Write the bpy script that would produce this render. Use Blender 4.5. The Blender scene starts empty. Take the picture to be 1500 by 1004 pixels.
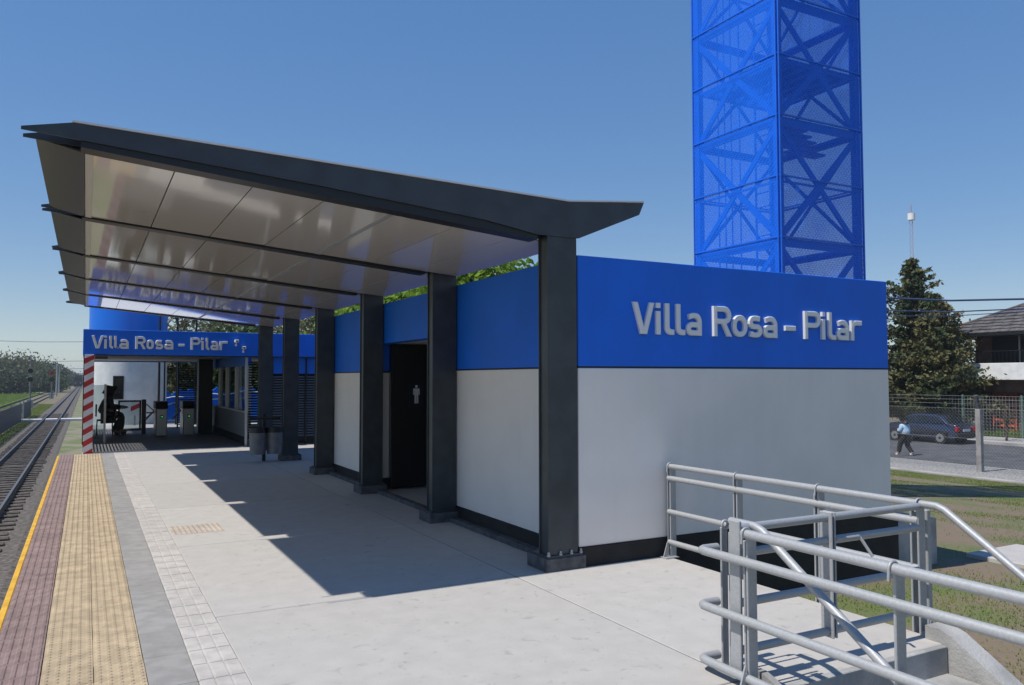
import bpy, math, random
import numpy as np
from mathutils import Vector, Matrix
R = math.radians
random.seed(7); rng = np.random.default_rng(7)
S = bpy.context.scene
col = S.collection
# ------------------------------------------------------------------ camera
FPX, YAW, PITCH, ROLL, CAMZ = 1157.5, R(28.316), R(2.577), R(-.094), 1.65
fw = Vector((math.sin(YAW)*math.cos(PITCH), math.cos(YAW)*math.cos(PITCH), math.sin(PITCH)))
r0 = Vector((math.cos(YAW), -math.sin(YAW), 0)); u0 = r0.cross(fw)
rt = r0*math.cos(ROLL) + u0*math.sin(ROLL); up = rt.cross(fw)
cd = bpy.data.cameras.new('camera'); cam = bpy.data.objects.new('camera', cd); col.objects.link(cam)
M3 = Matrix((rt, up, -fw)).transposed()
cam.matrix_world = Matrix.Translation((0, 0, CAMZ)) @ M3.to_4x4()
cd.sensor_width = 36; cd.sensor_fit = 'HORIZONTAL'; cd.lens = FPX/1500*36
cd.clip_start = .05; cd.clip_end = 6000
S.camera = cam
# ------------------------------------------------------------------ sky, sun, exposure
SUN = Vector((-2.0, .02, 3.25)).normalized()
w = bpy.data.worlds.new('World'); S.world = w; w.use_nodes = True
nt = w.node_tree; bg = nt.nodes['Background']
sky = nt.nodes.new('ShaderNodeTexSky'); sky.sky_type = 'NISHITA'; sky.sun_disc = False
sky.sun_elevation = math.asin(SUN.z); sky.sun_rotation = math.atan2(SUN.x, SUN.y) % (2*math.pi)
sky.air_density = 1.0; sky.dust_density = 0; sky.ozone_density = 6.0
gm = nt.nodes.new('ShaderNodeGamma'); gm.inputs[1].default_value = .45
hs_ = nt.nodes.new('ShaderNodeHueSaturation'); hs_.inputs['Saturation'].default_value = 1.8; hs_.inputs['Hue'].default_value = .513; hs_.inputs['Value'].default_value = 1.95
nt.links.new(sky.outputs[0], gm.inputs[0]); nt.links.new(gm.outputs[0], hs_.inputs['Color']); nt.links.new(hs_.outputs[0], bg.inputs[0]); bg.inputs[1].default_value = .14
sl = bpy.data.lights.new('sun', 'SUN'); sl.energy = 4.3; sl.angle = R(.53); sl.color = (1, .96, .90)
so = bpy.data.objects.new('sun', sl); col.objects.link(so)
so.rotation_euler = SUN.to_track_quat('Z', 'Y').to_euler()
S.view_settings.view_transform = 'Standard'; S.view_settings.look = 'None'
S.cycles.caustics_reflective = False; S.cycles.caustics_refractive = False
S.view_settings.exposure = .06; S.view_settings.gamma = 1

# ------------------------------------------------------------------ helpers
def ray(x, y): return fw + rt*((x-750)/FPX) - up*((y-502)/FPX)
def at(x, y, ax, v):
    d = ray(x, y); c = Vector((0, 0, CAMZ)); return c + d*((v-c[ax])/d[ax])

def mat(name, c, rough=.6, metal=0., var=.0, scale=4., bump=0., bscale=60., spec=.5, c2=None, fac=(.4, .6), coat=0., trans=0., detail=4., rand=0., spots=0., streak=0.):
    m = bpy.data.materials.new(name); m.use_nodes = True; n = m.node_tree.nodes; l = m.node_tree.links
    b = n['Principled BSDF']; b.inputs['Base Color'].default_value = (*c, 1); b.inputs['Roughness'].default_value = rough
    b.inputs['Metallic'].default_value = metal; b.inputs['Specular IOR Level'].default_value = spec
    b.inputs['Coat Weight'].default_value = coat; b.inputs['Coat Roughness'].default_value = .05
    g = n.new('ShaderNodeNewGeometry')
    if var or c2:
        t = n.new('ShaderNodeTexNoise'); t.inputs['Scale'].default_value = scale; t.inputs['Detail'].default_value = detail
        l.new(g.outputs['Position'], t.inputs['Vector'])
        r = n.new('ShaderNodeValToRGB'); r.color_ramp.elements[0].position, r.color_ramp.elements[1].position = fac
        a = c if c2 else tuple(v*(1-var) for v in c); d = c2 if c2 else tuple(min(1, v*(1+var)) for v in c)
        r.color_ramp.elements[0].color = (*a, 1); r.color_ramp.elements[1].color = (*d, 1)
        l.new(t.outputs['Fac'], r.inputs['Fac']); l.new(r.outputs['Color'], b.inputs['Base Color'])
        m['ramp'] = r.name
    def mult(sock_fac):
        mm = n.new('ShaderNodeMixRGB'); mm.blend_type = 'MULTIPLY'; mm.inputs[0].default_value = 1
        if b.inputs['Base Color'].links: l.new(b.inputs['Base Color'].links[0].from_socket, mm.inputs[1])
        else: mm.inputs[1].default_value = (*c, 1)
        l.new(sock_fac, mm.inputs[2]); l.new(mm.outputs[0], b.inputs['Base Color'])
    def rng_(sock, a0, a1, b0, b1):
        q = n.new('ShaderNodeMapRange'); q.inputs['From Min'].default_value = a0; q.inputs['From Max'].default_value = a1; q.inputs['To Min'].default_value = b0; q.inputs['To Max'].default_value = b1
        l.new(sock, q.inputs['Value']); return q.outputs[0]
    if rand:
        oi = n.new('ShaderNodeObjectInfo'); mult(rng_(oi.outputs['Random'], 0, 1, 1-rand, 1+rand))
    if spots:
        for sc, lo, hi in ((9., .62, .72), (26., .64, .72), (75., .66, .76)):
            t3 = n.new('ShaderNodeTexNoise'); t3.inputs['Scale'].default_value = sc; t3.inputs['Detail'].default_value = 8; t3.inputs['Distortion'].default_value = .6
            l.new(g.outputs['Position'], t3.inputs['Vector']); mult(rng_(t3.outputs['Fac'], lo, hi, 1, 1-spots))
    if streak:
        mp = n.new('ShaderNodeMapping'); mp.inputs['Scale'].default_value = (6, 6, .35); l.new(g.outputs['Position'], mp.inputs['Vector'])
        t4 = n.new('ShaderNodeTexNoise'); t4.inputs['Scale'].default_value = 1.6; t4.inputs['Detail'].default_value = 7; l.new(mp.outputs[0], t4.inputs['Vector']); mult(rng_(t4.outputs['Fac'], .5, .78, 1, 1-streak))
    if bump:
        t2 = n.new('ShaderNodeTexNoise'); t2.inputs['Scale'].default_value = bscale; t2.inputs['Detail'].default_value = 4
        l.new(g.outputs['Position'], t2.inputs['Vector'])
        bp = n.new('ShaderNodeBump'); bp.inputs['Strength'].default_value = bump; bp.inputs['Distance'].default_value = .02
        l.new(t2.outputs['Fac'], bp.inputs['Height']); l.new(bp.outputs['Normal'], b.inputs['Normal'])
    if trans:
        tr = n.new('ShaderNodeBsdfTranslucent'); mx = n.new('ShaderNodeMixShader'); mx.inputs[0].default_value = trans
        src = b.inputs['Base Color'].links[0].from_socket if b.inputs['Base Color'].links else None
        if src: l.new(src, tr.inputs['Color'])
        else: tr.inputs['Color'].default_value = (*c, 1)
        l.new(b.outputs[0], mx.inputs[1]); l.new(tr.outputs[0], mx.inputs[2]); l.new(mx.outputs[0], n['Material Output'].inputs['Surface'])
    return m

def sheer(name, c, f):
    """fine woven mesh too small to resolve: part open, part painted wire"""
    m = bpy.data.materials.new(name); m.use_nodes = True; n = m.node_tree.nodes; l = m.node_tree.links
    b = n['Principled BSDF']; b.inputs['Base Color'].default_value = (*c, 1); b.inputs['Roughness'].default_value = .5
    t = n.new('ShaderNodeBsdfTransparent'); mx = n.new('ShaderNodeMixShader')
    g = n.new('ShaderNodeNewGeometry'); ns = n.new('ShaderNodeTexNoise'); ns.inputs['Scale'].default_value = 1.3
    l.new(g.outputs['Position'], ns.inputs['Vector'])
    mr = n.new('ShaderNodeMapRange'); mr.inputs['From Min'].default_value = .3; mr.inputs['From Max'].default_value = .7
    mr.inputs['To Min'].default_value = f-.05; mr.inputs['To Max'].default_value = f+.05
    l.new(ns.outputs['Fac'], mr.inputs['Value'])
    wv_ = n.new('ShaderNodeTexWave'); wv_.wave_type = 'BANDS'; wv_.bands_direction = 'Z'; wv_.inputs['Scale'].default_value = 7.; l.new(g.outputs['Position'], wv_.inputs['Vector'])
    wx_ = n.new('ShaderNodeTexWave'); wx_.wave_type = 'BANDS'; wx_.bands_direction = 'DIAGONAL'; wx_.inputs['Scale'].default_value = 6.; l.new(g.outputs['Position'], wx_.inputs['Vector'])
    sm_ = n.new('ShaderNodeMath'); sm_.operation = 'ADD'; l.new(wv_.outputs['Fac'], sm_.inputs[0]); l.new(wx_.outputs['Fac'], sm_.inputs[1])
    m2_ = n.new('ShaderNodeMath'); m2_.operation = 'MULTIPLY_ADD'; m2_.inputs[1].default_value = .17; m2_.inputs[2].default_value = -.17; l.new(sm_.outputs[0], m2_.inputs[0])
    m3_ = n.new('ShaderNodeMath'); m3_.operation = 'ADD'; l.new(mr.outputs[0], m3_.inputs[0]); l.new(m2_.outputs[0], m3_.inputs[1]); l.new(m3_.outputs[0], mx.inputs[0])
    l.new(t.outputs[0], mx.inputs[1]); l.new(b.outputs[0], mx.inputs[2]); l.new(mx.outputs[0], n['Material Output'].inputs['Surface'])
    return m

def glass(name, tint=(.6, .7, .7), f=.35):
    m = bpy.data.materials.new(name); m.use_nodes = True; n = m.node_tree.nodes; l = m.node_tree.links
    b = n['Principled BSDF']; b.inputs['Base Color'].default_value = (.02, .025, .03, 1); b.inputs['Roughness'].default_value = .03
    t = n.new('ShaderNodeBsdfTransparent'); t.inputs[0].default_value = (*tint, 1); mx = n.new('ShaderNodeMixShader'); mx.inputs[0].default_value = f
    l.new(t.outputs[0], mx.inputs[1]); l.new(b.outputs[0], mx.inputs[2]); l.new(mx.outputs[0], n['Material Output'].inputs['Surface'])
    return m

class MB:
    def __init__(s): s.v = []; s.f = []; s.sm = []
    def add(s, vs, fs, smooth=False):
        o = len(s.v); s.v += [tuple(p) for p in vs]; s.f += [tuple(i+o for i in f) for f in fs]; s.sm += [smooth]*len(fs); return s
    def box(s, x0, x1, y0, y1, z0, z1, b=0.):
        if b <= 0:
            return s.add([(x, y, z) for z in (z0, z1) for y in (y0, y1) for x in (x0, x1)],
                  [(0, 2, 3, 1), (4, 5, 7, 6), (0, 1, 5, 4), (2, 6, 7, 3), (0, 4, 6, 2), (1, 3, 7, 5)])
        b = min(b, (x1-x0)*.45, (y1-y0)*.45, (z1-z0)*.45)
        X, Y, Z = (x0, x1), (y0, y1), (z0, z1); vs = []; idx = {}
        for i in (0, 1):
            for j in (0, 1):
                for k in (0, 1):
                    sx, sy, sz = (b if i == 0 else -b), (b if j == 0 else -b), (b if k == 0 else -b)
                    for a, p in enumerate(((X[i], Y[j]+sy, Z[k]+sz), (X[i]+sx, Y[j], Z[k]+sz), (X[i]+sx, Y[j]+sy, Z[k]))):
                        idx[i, j, k, a] = len(vs); vs.append(p)
        fs = []
        I = lambda i, j, k, a: idx[i, j, k, a]
        fs += [(I(0,0,0,0), I(0,0,1,0), I(0,1,1,0), I(0,1,0,0)), (I(1,0,0,0), I(1,1,0,0), I(1,1,1,0), I(1,0,1,0))]
        fs += [(I(0,0,0,1), I(1,0,0,1), I(1,0,1,1), I(0,0,1,1)), (I(0,1,0,1), I(0,1,1,1), I(1,1,1,1), I(1,1,0,1))]
        fs += [(I(0,0,0,2), I(0,1,0,2), I(1,1,0,2), I(1,0,0,2)), (I(0,0,1,2), I(1,0,1,2), I(1,1,1,2), I(0,1,1,2))]
        for i in (0, 1):
            for j in (0, 1): fs.append((I(i,j,0,0), I(i,j,0,1), I(i,j,1,1), I(i,j,1,0)))
            for k in (0, 1): fs.append((I(i,0,k,0), I(i,0,k,2), I(i,1,k,2), I(i,1,k,0)))
        for j in (0, 1):
            for k in (0, 1): fs.append((I(0,j,k,1), I(0,j,k,2), I(1,j,k,2), I(1,j,k,1)))
        for i in (0, 1):
            for j in (0, 1):
                for k in (0, 1): fs.append((I(i,j,k,0), I(i,j,k,1), I(i,j,k,2)))
        return s.add(vs, fs)
    def prism(s, prof, a0, a1, axis=1):
        """closed 2-D profile swept along an axis (prof gives the two other coordinates in order)"""
        n = len(prof); vs = []
        for a in (a0, a1):
            for p, q in prof: vs.append({0: (a, p, q), 1: (p, a, q), 2: (p, q, a)}[axis])
        fs = [tuple(range(n)), tuple(range(2*n-1, n-1, -1))] + [(i, n+i, n+(i+1) % n, (i+1) % n) for i in range(n)]
        return s.add(vs, fs)
    def tube(s, pts, r, n=8, cap=True):
        P = [Vector(p) for p in pts]; rr = r if isinstance(r, (list, tuple)) else [r]*len(P); vs = []; fs = []
        t0 = (P[1]-P[0]).normalized(); a = t0.orthogonal().normalized()
        for i, p in enumerate(P):
            t = (P[min(i+1, len(P)-1)] - P[max(i-1, 0)]).normalized()
            a = (a - t*a.dot(t)).normalized(); b = t.cross(a)
            if 0 < i < len(P)-1:
                c = max(.5, math.cos(.5*(P[i]-P[i-1]).angle(P[i+1]-P[i])))
            else: c = 1
            for k in range(n):
                q = 2*math.pi*k/n; vs.append(p + (a*math.cos(q) + b*math.sin(q))*(rr[i]/ (c if c > .9 else 1)))
        for i in range(len(P)-1):
            for k in range(n): fs.append((i*n+k, i*n+(k+1) % n, (i+1)*n+(k+1) % n, (i+1)*n+k))
        s.add(vs, fs, True)
        if cap:
            s.add(vs[:n], [tuple(range(n-1, -1, -1))]); s.add(vs[-n:], [tuple(range(n))])
        return s
    def cyl(s, c, r, h, n=20, axis=2, r2=None):
        c = Vector(c); d = Vector([1 if i == axis else 0 for i in range(3)])*h
        return s.tube([c, c+d], [r, r if r2 is None else r2], n)
    def bar(s, a, b, w, h):
        """rectangular bar from a to b, w sideways, h in the upright sense"""
        a = Vector(a); b = Vector(b); t = (b-a).normalized(); z = Vector((0, 0, 1))
        if abs(t.z) > .99: z = Vector((0, 1, 0))
        sd = t.cross(z).normalized()*(w/2); u = sd.cross(t).normalized()*(h/2)
        vs = [p + i*sd + j*u for p in (a, b) for i, j in ((-1, -1), (1, -1), (1, 1), (-1, 1))]
        return s.add(vs, [(0, 1, 2, 3), (7, 6, 5, 4), (0, 4, 5, 1), (1, 5, 6, 2), (2, 6, 7, 3), (3, 7, 4, 0)])
    def mesh(s, name):
        m = bpy.data.meshes.new(name); m.from_pydata(s.v, [], s.f); m.polygons.foreach_set('use_smooth', s.sm); m.update(); fix(m); return m
    def build(s, name, m, parent=None, **k):
        return link(name, s.mesh(name), m, parent, **k)
def fix(m):
    import bmesh
    b = bmesh.new(); b.from_mesh(m); bmesh.ops.recalc_face_normals(b, faces=b.faces); b.to_mesh(m); b.free()
def link(name, me, m, parent=None, loc=None, rz=0):
    o = bpy.data.objects.new(name, me); col.objects.link(o)
    if m is not None and not me.materials: me.materials.append(m)
    if parent: o.parent = parent
    if loc: o.location = loc
    if rz: o.rotation_euler.z = rz
    return o
def T(name, label, cat, group=None, loc=(0, 0, 0), rz=0):
    o = bpy.data.objects.new(name, None); col.objects.link(o); o.location = loc; o.rotation_euler.z = rz
    return tag(o, label, cat, group)
def tag(o, label, cat, group=None):
    o['label'] = label; o['category'] = cat
    if group: o['group'] = group
    return o
def struct(o, label=None):
    o['kind'] = 'structure'
    if label: o['label'] = label
    return o
def quads(name, P, m, parent=None):
    """P: (n,k,3) array of polygons with k corners"""
    n, k, _ = P.shape; me = bpy.data.meshes.new(name)
    me.vertices.add(n*k); me.vertices.foreach_set('co', P.astype(np.float32).ravel())
    me.loops.add(n*k); me.loops.foreach_set('vertex_index', np.arange(n*k, dtype=np.int32))
    me.polygons.add(n); me.polygons.foreach_set('loop_start', np.arange(0, n*k, k, dtype=np.int32))
    me.update(calc_edges=True); me.validate()
    return link(name, me, m, parent)

# ------------------------------------------------------------------ materials
concrete = mat('concrete', (.455, .43, .395), .85, spots=.22, rand=.04, var=.05, scale=6, bump=.12, bscale=110, detail=14, fac=(.3, .7))
concrete2 = mat('step_concrete', (.36, .35, .33), .9, var=.2, scale=3, bump=.3, bscale=60, detail=8)
dark_conc = mat('pedestal_concrete', (.09, .09, .095), .85, var=.25, scale=12, bump=.3, bscale=70)
grey_slab = mat('grey_paving', (.30, .285, .265), .85, rand=.06, spots=.12, var=.09, scale=7, bump=.12, bscale=110, detail=8)
red_tile = mat('red_tile', (.245, .168, .15), .8, rand=.10, spots=.14, var=.14, scale=9, bump=.1, bscale=120, detail=8)
tan_tile = mat('tan_tile', (.44, .34, .215), .8, rand=.07, spots=.12, var=.12, scale=8, bump=.1, bscale=120, detail=8)
white_tile = mat('pale_tile', (.48, .445, .405), .8, rand=.05, spots=.1, var=.08, scale=8, bump=.1, bscale=120, detail=8)
peach_tile = mat('peach_tile', (.47, .40, .33), .8, var=.12, scale=5)
yellow = mat('yellow_paint', (.72, .40, .03), .6, var=.12, scale=6)
joint = mat('joint_filler', (.12, .115, .11), .95)
wall_grey = mat('grey_wall_paint', (.85, .785, .72), .8, streak=.025, spots=.025, var=.03, scale=1.2, bump=0, bscale=45, detail=8)
wall_blue = mat('blue_wall_paint', (0, .145, .74), .6, streak=.05, var=.05, scale=1.5, bump=0, bscale=45)
plinth_m = mat('black_plinth', (.012, .012, .012), .75, var=.3, scale=5, bump=.2, bscale=40)
steel = mat('charcoal_steel', (.040, .047, .053), .38, var=.15, scale=5, bump=.03, bscale=30)
black_steel = mat('black_steel', (.010, .010, .011), .45)
soffit = mat('glossy_soffit', (.60, .56, .52), .07, spec=.75, bump=.05, bscale=1.6, coat=.12, spots=.06)
soffit_edge = mat('edge_panel', (.055, .053, .045), .25, spec=.5)  # soffit panel with the dark trackbed reflection put into its colour
alu = mat('aluminium', (.62, .62, .60), .35, metal=.6)
roof_white = mat('white_roof_sheet', (.75, .75, .75), .5)
letter_m = mat('letter_metal', (.80, .79, .77), .45, metal=.1)
galv = mat('galvanised', (.40, .405, .405), .55, metal=.3, var=.05, scale=70, bump=.03, bscale=50)
tower_blue = mat('tower_blue', (.004, .13, .66), .45, var=.06, scale=2)
mesh_blue = sheer('tower_mesh', (.002, .17, .92), .52)
rail_m = mat('rail_steel', (.06, .048, .04), .7, metal=.0, var=.3, scale=3)
rail_top = mat('rail_head', (.15, .15, .15), .5, metal=.3)
wood = mat('sleeper_wood', (.085, .072, .062), .9, var=.35, scale=5, bump=.4, bscale=40)
ballast = mat('ballast', (.06, .052, .045), .95, c2=(.19, .165, .14), scale=9, bump=1., bscale=14, fac=(.35, .7), detail=8)
white_paint = mat('white_paint', (.74, .74, .72), .6, var=.06, scale=3)
red_paint = mat('red_paint', (.50, .02, .025), .5, var=.08, scale=4)
black = mat('black_matt', (.008, .008, .009), .6)
dark = mat('dark_floor', (.15, .147, .142), .6, var=.15, scale=3)
door_m = mat('black_door', (.009, .009, .009), .4)
ceil_m = mat('white_ceiling', (.62, .61, .59), .6)
glass_m = glass('window_glass', f=.4)
asphalt = mat('asphalt', (.085, .085, .088), .9, var=.22, scale=1.5, bump=.3, bscale=40, detail=9)
gravel = mat('gravel', (.16, .15, .14), .95, c2=(.42, .40, .37), scale=13, bump=1, bscale=14, fac=(.35, .65), detail=9)
pave = mat('far_pavement', (.36, .345, .325), .9, var=.15, scale=.8)
bark = mat('bark', (.085, .065, .048), .9, var=.3, scale=6, bump=.5, bscale=20)
skin_m = mat('skin', (.42, .25, .18), .6)
hair_m = mat('hair', (.015, .011, .009), .6)
cloth_black = mat('black_cloth', (.012, .012, .014), .85)
cloth_blue = mat('pale_blue_cloth', (.40, .58, .74), .85, var=.1, scale=9)
rubber = mat('rubber', (.018, .018, .018), .8)

# ground: soil showing through grass, one material for the whole sheet
ground_m = mat('grassy_soil', (.20, .15, .10), .95, c2=(.125, .15, .05), scale=1.1, bump=.9, bscale=16, fac=(.46, .68), detail=14, spots=.22)

# ------------------------------------------------------------------ setting: ground, street
prof = [(-2500, -1.2), (-60, -1.3), (-12, -1.55), (-6, -1.68), (-.62, -1.70), (.6, -1.70), (1.4, -.55), (5, -.52), (8, -.54), (11, -.64), (16, -.95), (20, -1.25), (23, -1.48), (25.2, -1.60), (27, -1.66), (60, -1.68), (2500, -1.4)]
ys = [-300, -60] + list(range(-20, 60, 4)) + [80, 120, 200, 400, 900, 3000]
g = MB(); vs = [(x, y, z) for y in ys for x, z in prof]; n = len(prof)
g.add(vs, [(j*n+i, j*n+i+1, (j+1)*n+i+1, (j+1)*n+i) for j in range(len(ys)-1) for i in range(n-1)], True)
struct(g.build('ground', ground_m))
def gz(x):
    for (a, za), (b, zb) in zip(prof, prof[1:]):
        if a <= x <= b: return za + (zb-za)*(x-a)/(b-a)
struct(MB().box(25.0, 25.35, -40, 120, -1.72, -1.54).build('kerb', pave))
struct(MB().box(25.35, 29.2, -40, 200, -1.8, -1.625).build('gravel_verge', gravel))
struct(MB().box(29.2, 38.8, -40, 400, -1.8, -1.61).build('road', asphalt))
struct(MB().box(38.8, 39.0, -40, 400, -1.8, -1.48).build('far_kerb', pave))
struct(MB().box(39.0, 42.3, -40, 400, -1.8, -1.485).build('pavement', pave))
# ------------------------------------------------------------------ platform
pl = struct(bpy.data.objects.new('platform', None)); col.objects.link(pl)
base = MB()
base.box(-.44, 3.2, -8, 19.85, -1.75, -.03); base.box(3.2, 4.74, 3.12, 19.85, -1.75, -.031); base.box(4.74, 9, 6.0, 19.85, -1.75, -.032); base.box(-.05, 9, 19.85, 40, -1.75, -.033)
base.build('platform_base', concrete2, pl)
jy = [-8, -4.46, -1.88, .7, 3.28, 5.86, 8.44, 11.02, 13.6, 16.18, 19.84]
for a, b in zip(jy, jy[1:]):
    spans = [(.825, 3.18)]
    if b > 3.3: spans = [(.825, 3.18), (3.19, 4.77)]
    if b > 6: spans = [(.825, 3.18), (3.19, 5.4)]
    for x0, x1 in spans:
        a2 = 3.12 if (x1 == 4.77 and a < 3.3) else a
        MB().box(x0, x1, a2+.006, b-.006, -.14, 0, .005).build('slab', concrete, pl)
for y in jy[1:-1]: MB().box(.826, 3.19 if y < 3.2 else 4.76, y-.0055, y+.0055, -.05, -.004).build('joint_filler', joint, pl)
MB().box(3.1805, 3.1895, -7.9, 19.8, -.05, -.0035).build('joint_filler', joint, pl)
MB().box(3.19, 4.77, 3.12, 3.272, -.14, -.001, .004).build('slab', concrete, pl)
yl = MB().box(-.505, -.46, -8, 19.6, -.16, .002, .006).build('yellow_edge_line', yellow, pl)
MB().box(-.49, -.44, -8, 19.6, -.3, -.16).build('coping', concrete2, pl)
# tactile tiles: each tile a piece, with its ribs or domes
def tile_mesh(name, wx, wy, kind, m):
    b = MB().box(0, wx-.003, 0, wy-.003, -.03, 0, .002)
    if kind == 'rib':
        n = 5
        for i in range(n):
            c = wx*(i+.5)/n; b.add([(c-.015, .01, 0), (c+.015, .01, 0), (c+.015, wy-.013, 0), (c-.015, wy-.013, 0), (c-.008, .015, .005), (c+.008, .015, .005), (c+.008, wy-.018, .005), (c-.008, wy-.018, .005)],
                [(4, 5, 6, 7), (0, 1, 5, 4), (1, 2, 6, 5), (2, 3, 7, 6), (3, 0, 4, 7)])
    if kind == 'dome':
        n = 5
        for i in range(n):
            for j in range(n):
                cx, cy = wx*(i+.5)/n, wy*(j+.5)/n; v = []
                for rr, z in ((.016, 0), (.009, .0055)):
                    v += [(cx+rr*math.cos(q*math.pi/3), cy+rr*math.sin(q*math.pi/3), z) for q in range(6)]
                b.add(v, [tuple(range(6, 12))] + [(q, (q+1) % 6, 6+(q+1) % 6, 6+q) for q in range(6)])
    if kind == 'bar3':
        for i in range(3):
            c = wx*(i+.5)/3; b.box(c-.036, c+.036, .006, wy-.009, -.005, .004, .002)
    me = b.mesh(name); me.materials.append(m); return me
ty = .26
tm_red = tile_mesh('warning_tile', .27, ty, 'rib', red_tile); tm_tan = tile_mesh('tactile_tile', .26, ty, 'dome', tan_tile)
tm_white = tile_mesh('guide_tile', .25, ty, 'bar3', white_tile); tm_grey = tile_mesh('paving_slab', .242, .52, '', grey_slab); tm_peach = tile_mesh('attention_tile', .26, ty, 'dome', peach_tile)
k0 = 7; nrow = int((19.82-k0*ty)/ty)
for k in range(8, 76):
    y = k*ty
    for nm, me, x in (('warning_tile', tm_red, -.459), ('tactile_tile', tm_tan, -.187), ('tactile_tile', tm_tan, .0725), ('guide_tile', tm_white, .575)):
        o = link(nm, me, None, pl, (x + random.uniform(-.001, .001), y, random.uniform(-.001, .001)))
    if k % 2 == 0: link('paving_slab', tm_grey, None, pl, (.333, y, random.uniform(-.001, .001)))
for i in range(2):
    link('attention_tile', tm_peach, None, pl, (.84+i*.262, 9.1, .003))
    link('attention_tile', tm_peach, None, pl, (.84+i*.262, 9.1+ty, .003))
MB().box(-.459, .82, -8, 8*ty-.004, -.03, 0).build('near_paving', grey_slab, pl)

# ------------------------------------------------------------------ canopy
can = T('platform_canopy', 'long charcoal steel platform canopy with glossy grey soffit panels and tapered beams', 'canopy', loc=(1.7, 5.84, 0))
def cp(mb, name, m, parent=None):
    o = mb.build(name, m, parent or can)
    if not parent: o.matrix_parent_inverse = Matrix.Translation((-1.7, -5.84, 0))
    return o
zs = lambda x: 3.18 - .0885*(x+.03)
FY = [5.84 + 2.58*k for k in range(6)]
top = [(-.39, 3.262), (-.11, 3.322), (3.72, 3.20), (4.54, 3.275)]
beam = [(-.395, 3.238), (-.395, 3.258), (-.11, 3.322), (3.72, 3.20), (4.545, 3.278), (4.49, 3.16), (3.82, 2.885), (3.40, 2.885), (2.9, zs(2.9)+.045), (1.5, zs(1.5)+.05), (-.1, zs(-.1)+.03)]
PT = .012
for k, Y in enumerate(FY):
    for yy in (Y, Y+.18):
        cp(MB().prism(beam, yy, yy+PT), 'beam_plate', steel)
    # dark flange closing the underside and a cap sheet on top between the plates
    fl = [(-.06, zs(-.06)-.012), (3.41, zs(3.41)-.03), (3.41, zs(3.41)+.05), (-.06, zs(-.06)+.06)]
    cp(MB().prism(fl, Y+PT+.006, Y+.18-.006), 'beam_flange', black_steel)
    tp = [(-.11, 3.324), (3.72, 3.203), (4.54, 3.281), (4.54, 3.293), (3.72, 3.216), (-.11, 3.337)]
    cp(MB().prism(tp, Y-.012, Y+.18+PT+.012), 'beam_cap', roof_white)
    c = MB()
    c.box(3.505, 3.805, Y+PT+.002, Y+PT+.016, .13, 2.90, .003); c.box(3.505, 3.805, Y+.164, Y+.178, .13, 2.90, .003)
    c.box(3.520, 3.534, Y+.03, Y+.163, .13, 2.89); c.box(3.776, 3.79, Y+.03, Y+.163, .13, 2.89)
    co = cp(c, 'column', steel)
    def sub(mb, name, m, p=co):
        o = mb.build(name, m, p); return o
    sub(MB().box(3.485, 3.845, Y-.005, Y+.26, .112, .132, .003), 'base_plate', steel)
    for bx in ((3.50, 3.62, 3.73, 3.828) if k == 0 else ()):
        sub(MB().cyl((bx, Y+.004, .13), .011, .035, 6).cyl((bx, Y+.004, .13), .017, .014, 6), 'bolt', galv)
    cp(MB().box(3.47, 3.87, Y-.02, Y+.33, -.02, .112, .008), 'pedestal', dark_conc)
jx = [-.02, .53, 1.07, 1.61, 2.165, 2.74, 3.29, 3.815]
for k in range(5):
    y0, y1 = FY[k]+.18+PT+.004, FY[k+1]-.004
    for a, b in zip(jx, jx[1:]):
        a2, b2 = a+.004, b-.004; dz = random.uniform(-.0015, .0015)
        cp(MB().prism([(a2, zs(a2)+dz), (b2, zs(b2)+dz), (b2, zs(b2)+.012+dz), (a2, zs(a2)+.012+dz)], y0, y1), 'soffit_panel', soffit)
    cp(MB().prism([(2.14, zs(2.14)-.004), (2.19, zs(2.19)-.004), (2.19, zs(2.19)-.001), (2.14, zs(2.14)-.001)], y0, y1), 'cover_strip', alu)
    cp(MB().prism([(-.035, zs(-.035)-.006), (.015, zs(.015)-.006), (.015, zs(.015)-.001), (-.035, zs(-.035)-.001)], y0, y1), 'cover_strip', alu)
    cp(MB().prism([(-.04, 3.178), (-.325, 3.243), (-.325, 3.252), (-.04, 3.19)], y0, y1), 'edge_panel', soffit_edge)
    cp(MB().prism([(-.325, 3.255), (-.10, 3.318), (3.72, 3.196), (4.5, 3.27), (4.5, 3.25), (3.72, 3.02), (-.1, 3.25)], y0, y1), 'roof_sheet', roof_white)

# ------------------------------------------------------------------ lettering
def sweep(mb, pts, hw, D, closed=False, lift=0., c=.006):
    P = [Vector((p[0], p[1])) for p in pts]; n = len(P); rows = []
    prf = [(-hw, 0), (-hw, D-c), (-hw+c, D), (hw-c, D), (hw, D-c), (hw, 0)]
    for i in range(n):
        a = P[i-1] if (i > 0 or closed) else None; b = P[(i+1) % n] if (i < n-1 or closed) else None
        t1 = (P[i]-a).normalized() if a is not None else None; t2 = (b-P[i]).normalized() if b is not None else None
        t = ((t1 or t2) + (t2 or t1)).normalized(); nn = Vector((-t.y, t.x)); cs = max(.6, nn.dot(Vector((-(t1 or t2).y, (t1 or t2).x))))
        rows.append([(P[i].x + nn.x*o/cs, -(d+lift), P[i].y + nn.y*o/cs) for o, d in prf])
    m = len(prf); vs = [v for r in rows for v in r]; fs = []
    for i in range(n if closed else n-1):
        j = (i+1) % n
        for k in range(m-1): fs.append((i*m+k, i*m+k+1, j*m+k+1, j*m+k))
    if not closed: fs += [tuple(range(m)), tuple((n-1)*m+k for k in range(m-1, -1, -1))]
    mb.add(vs, fs)
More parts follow.
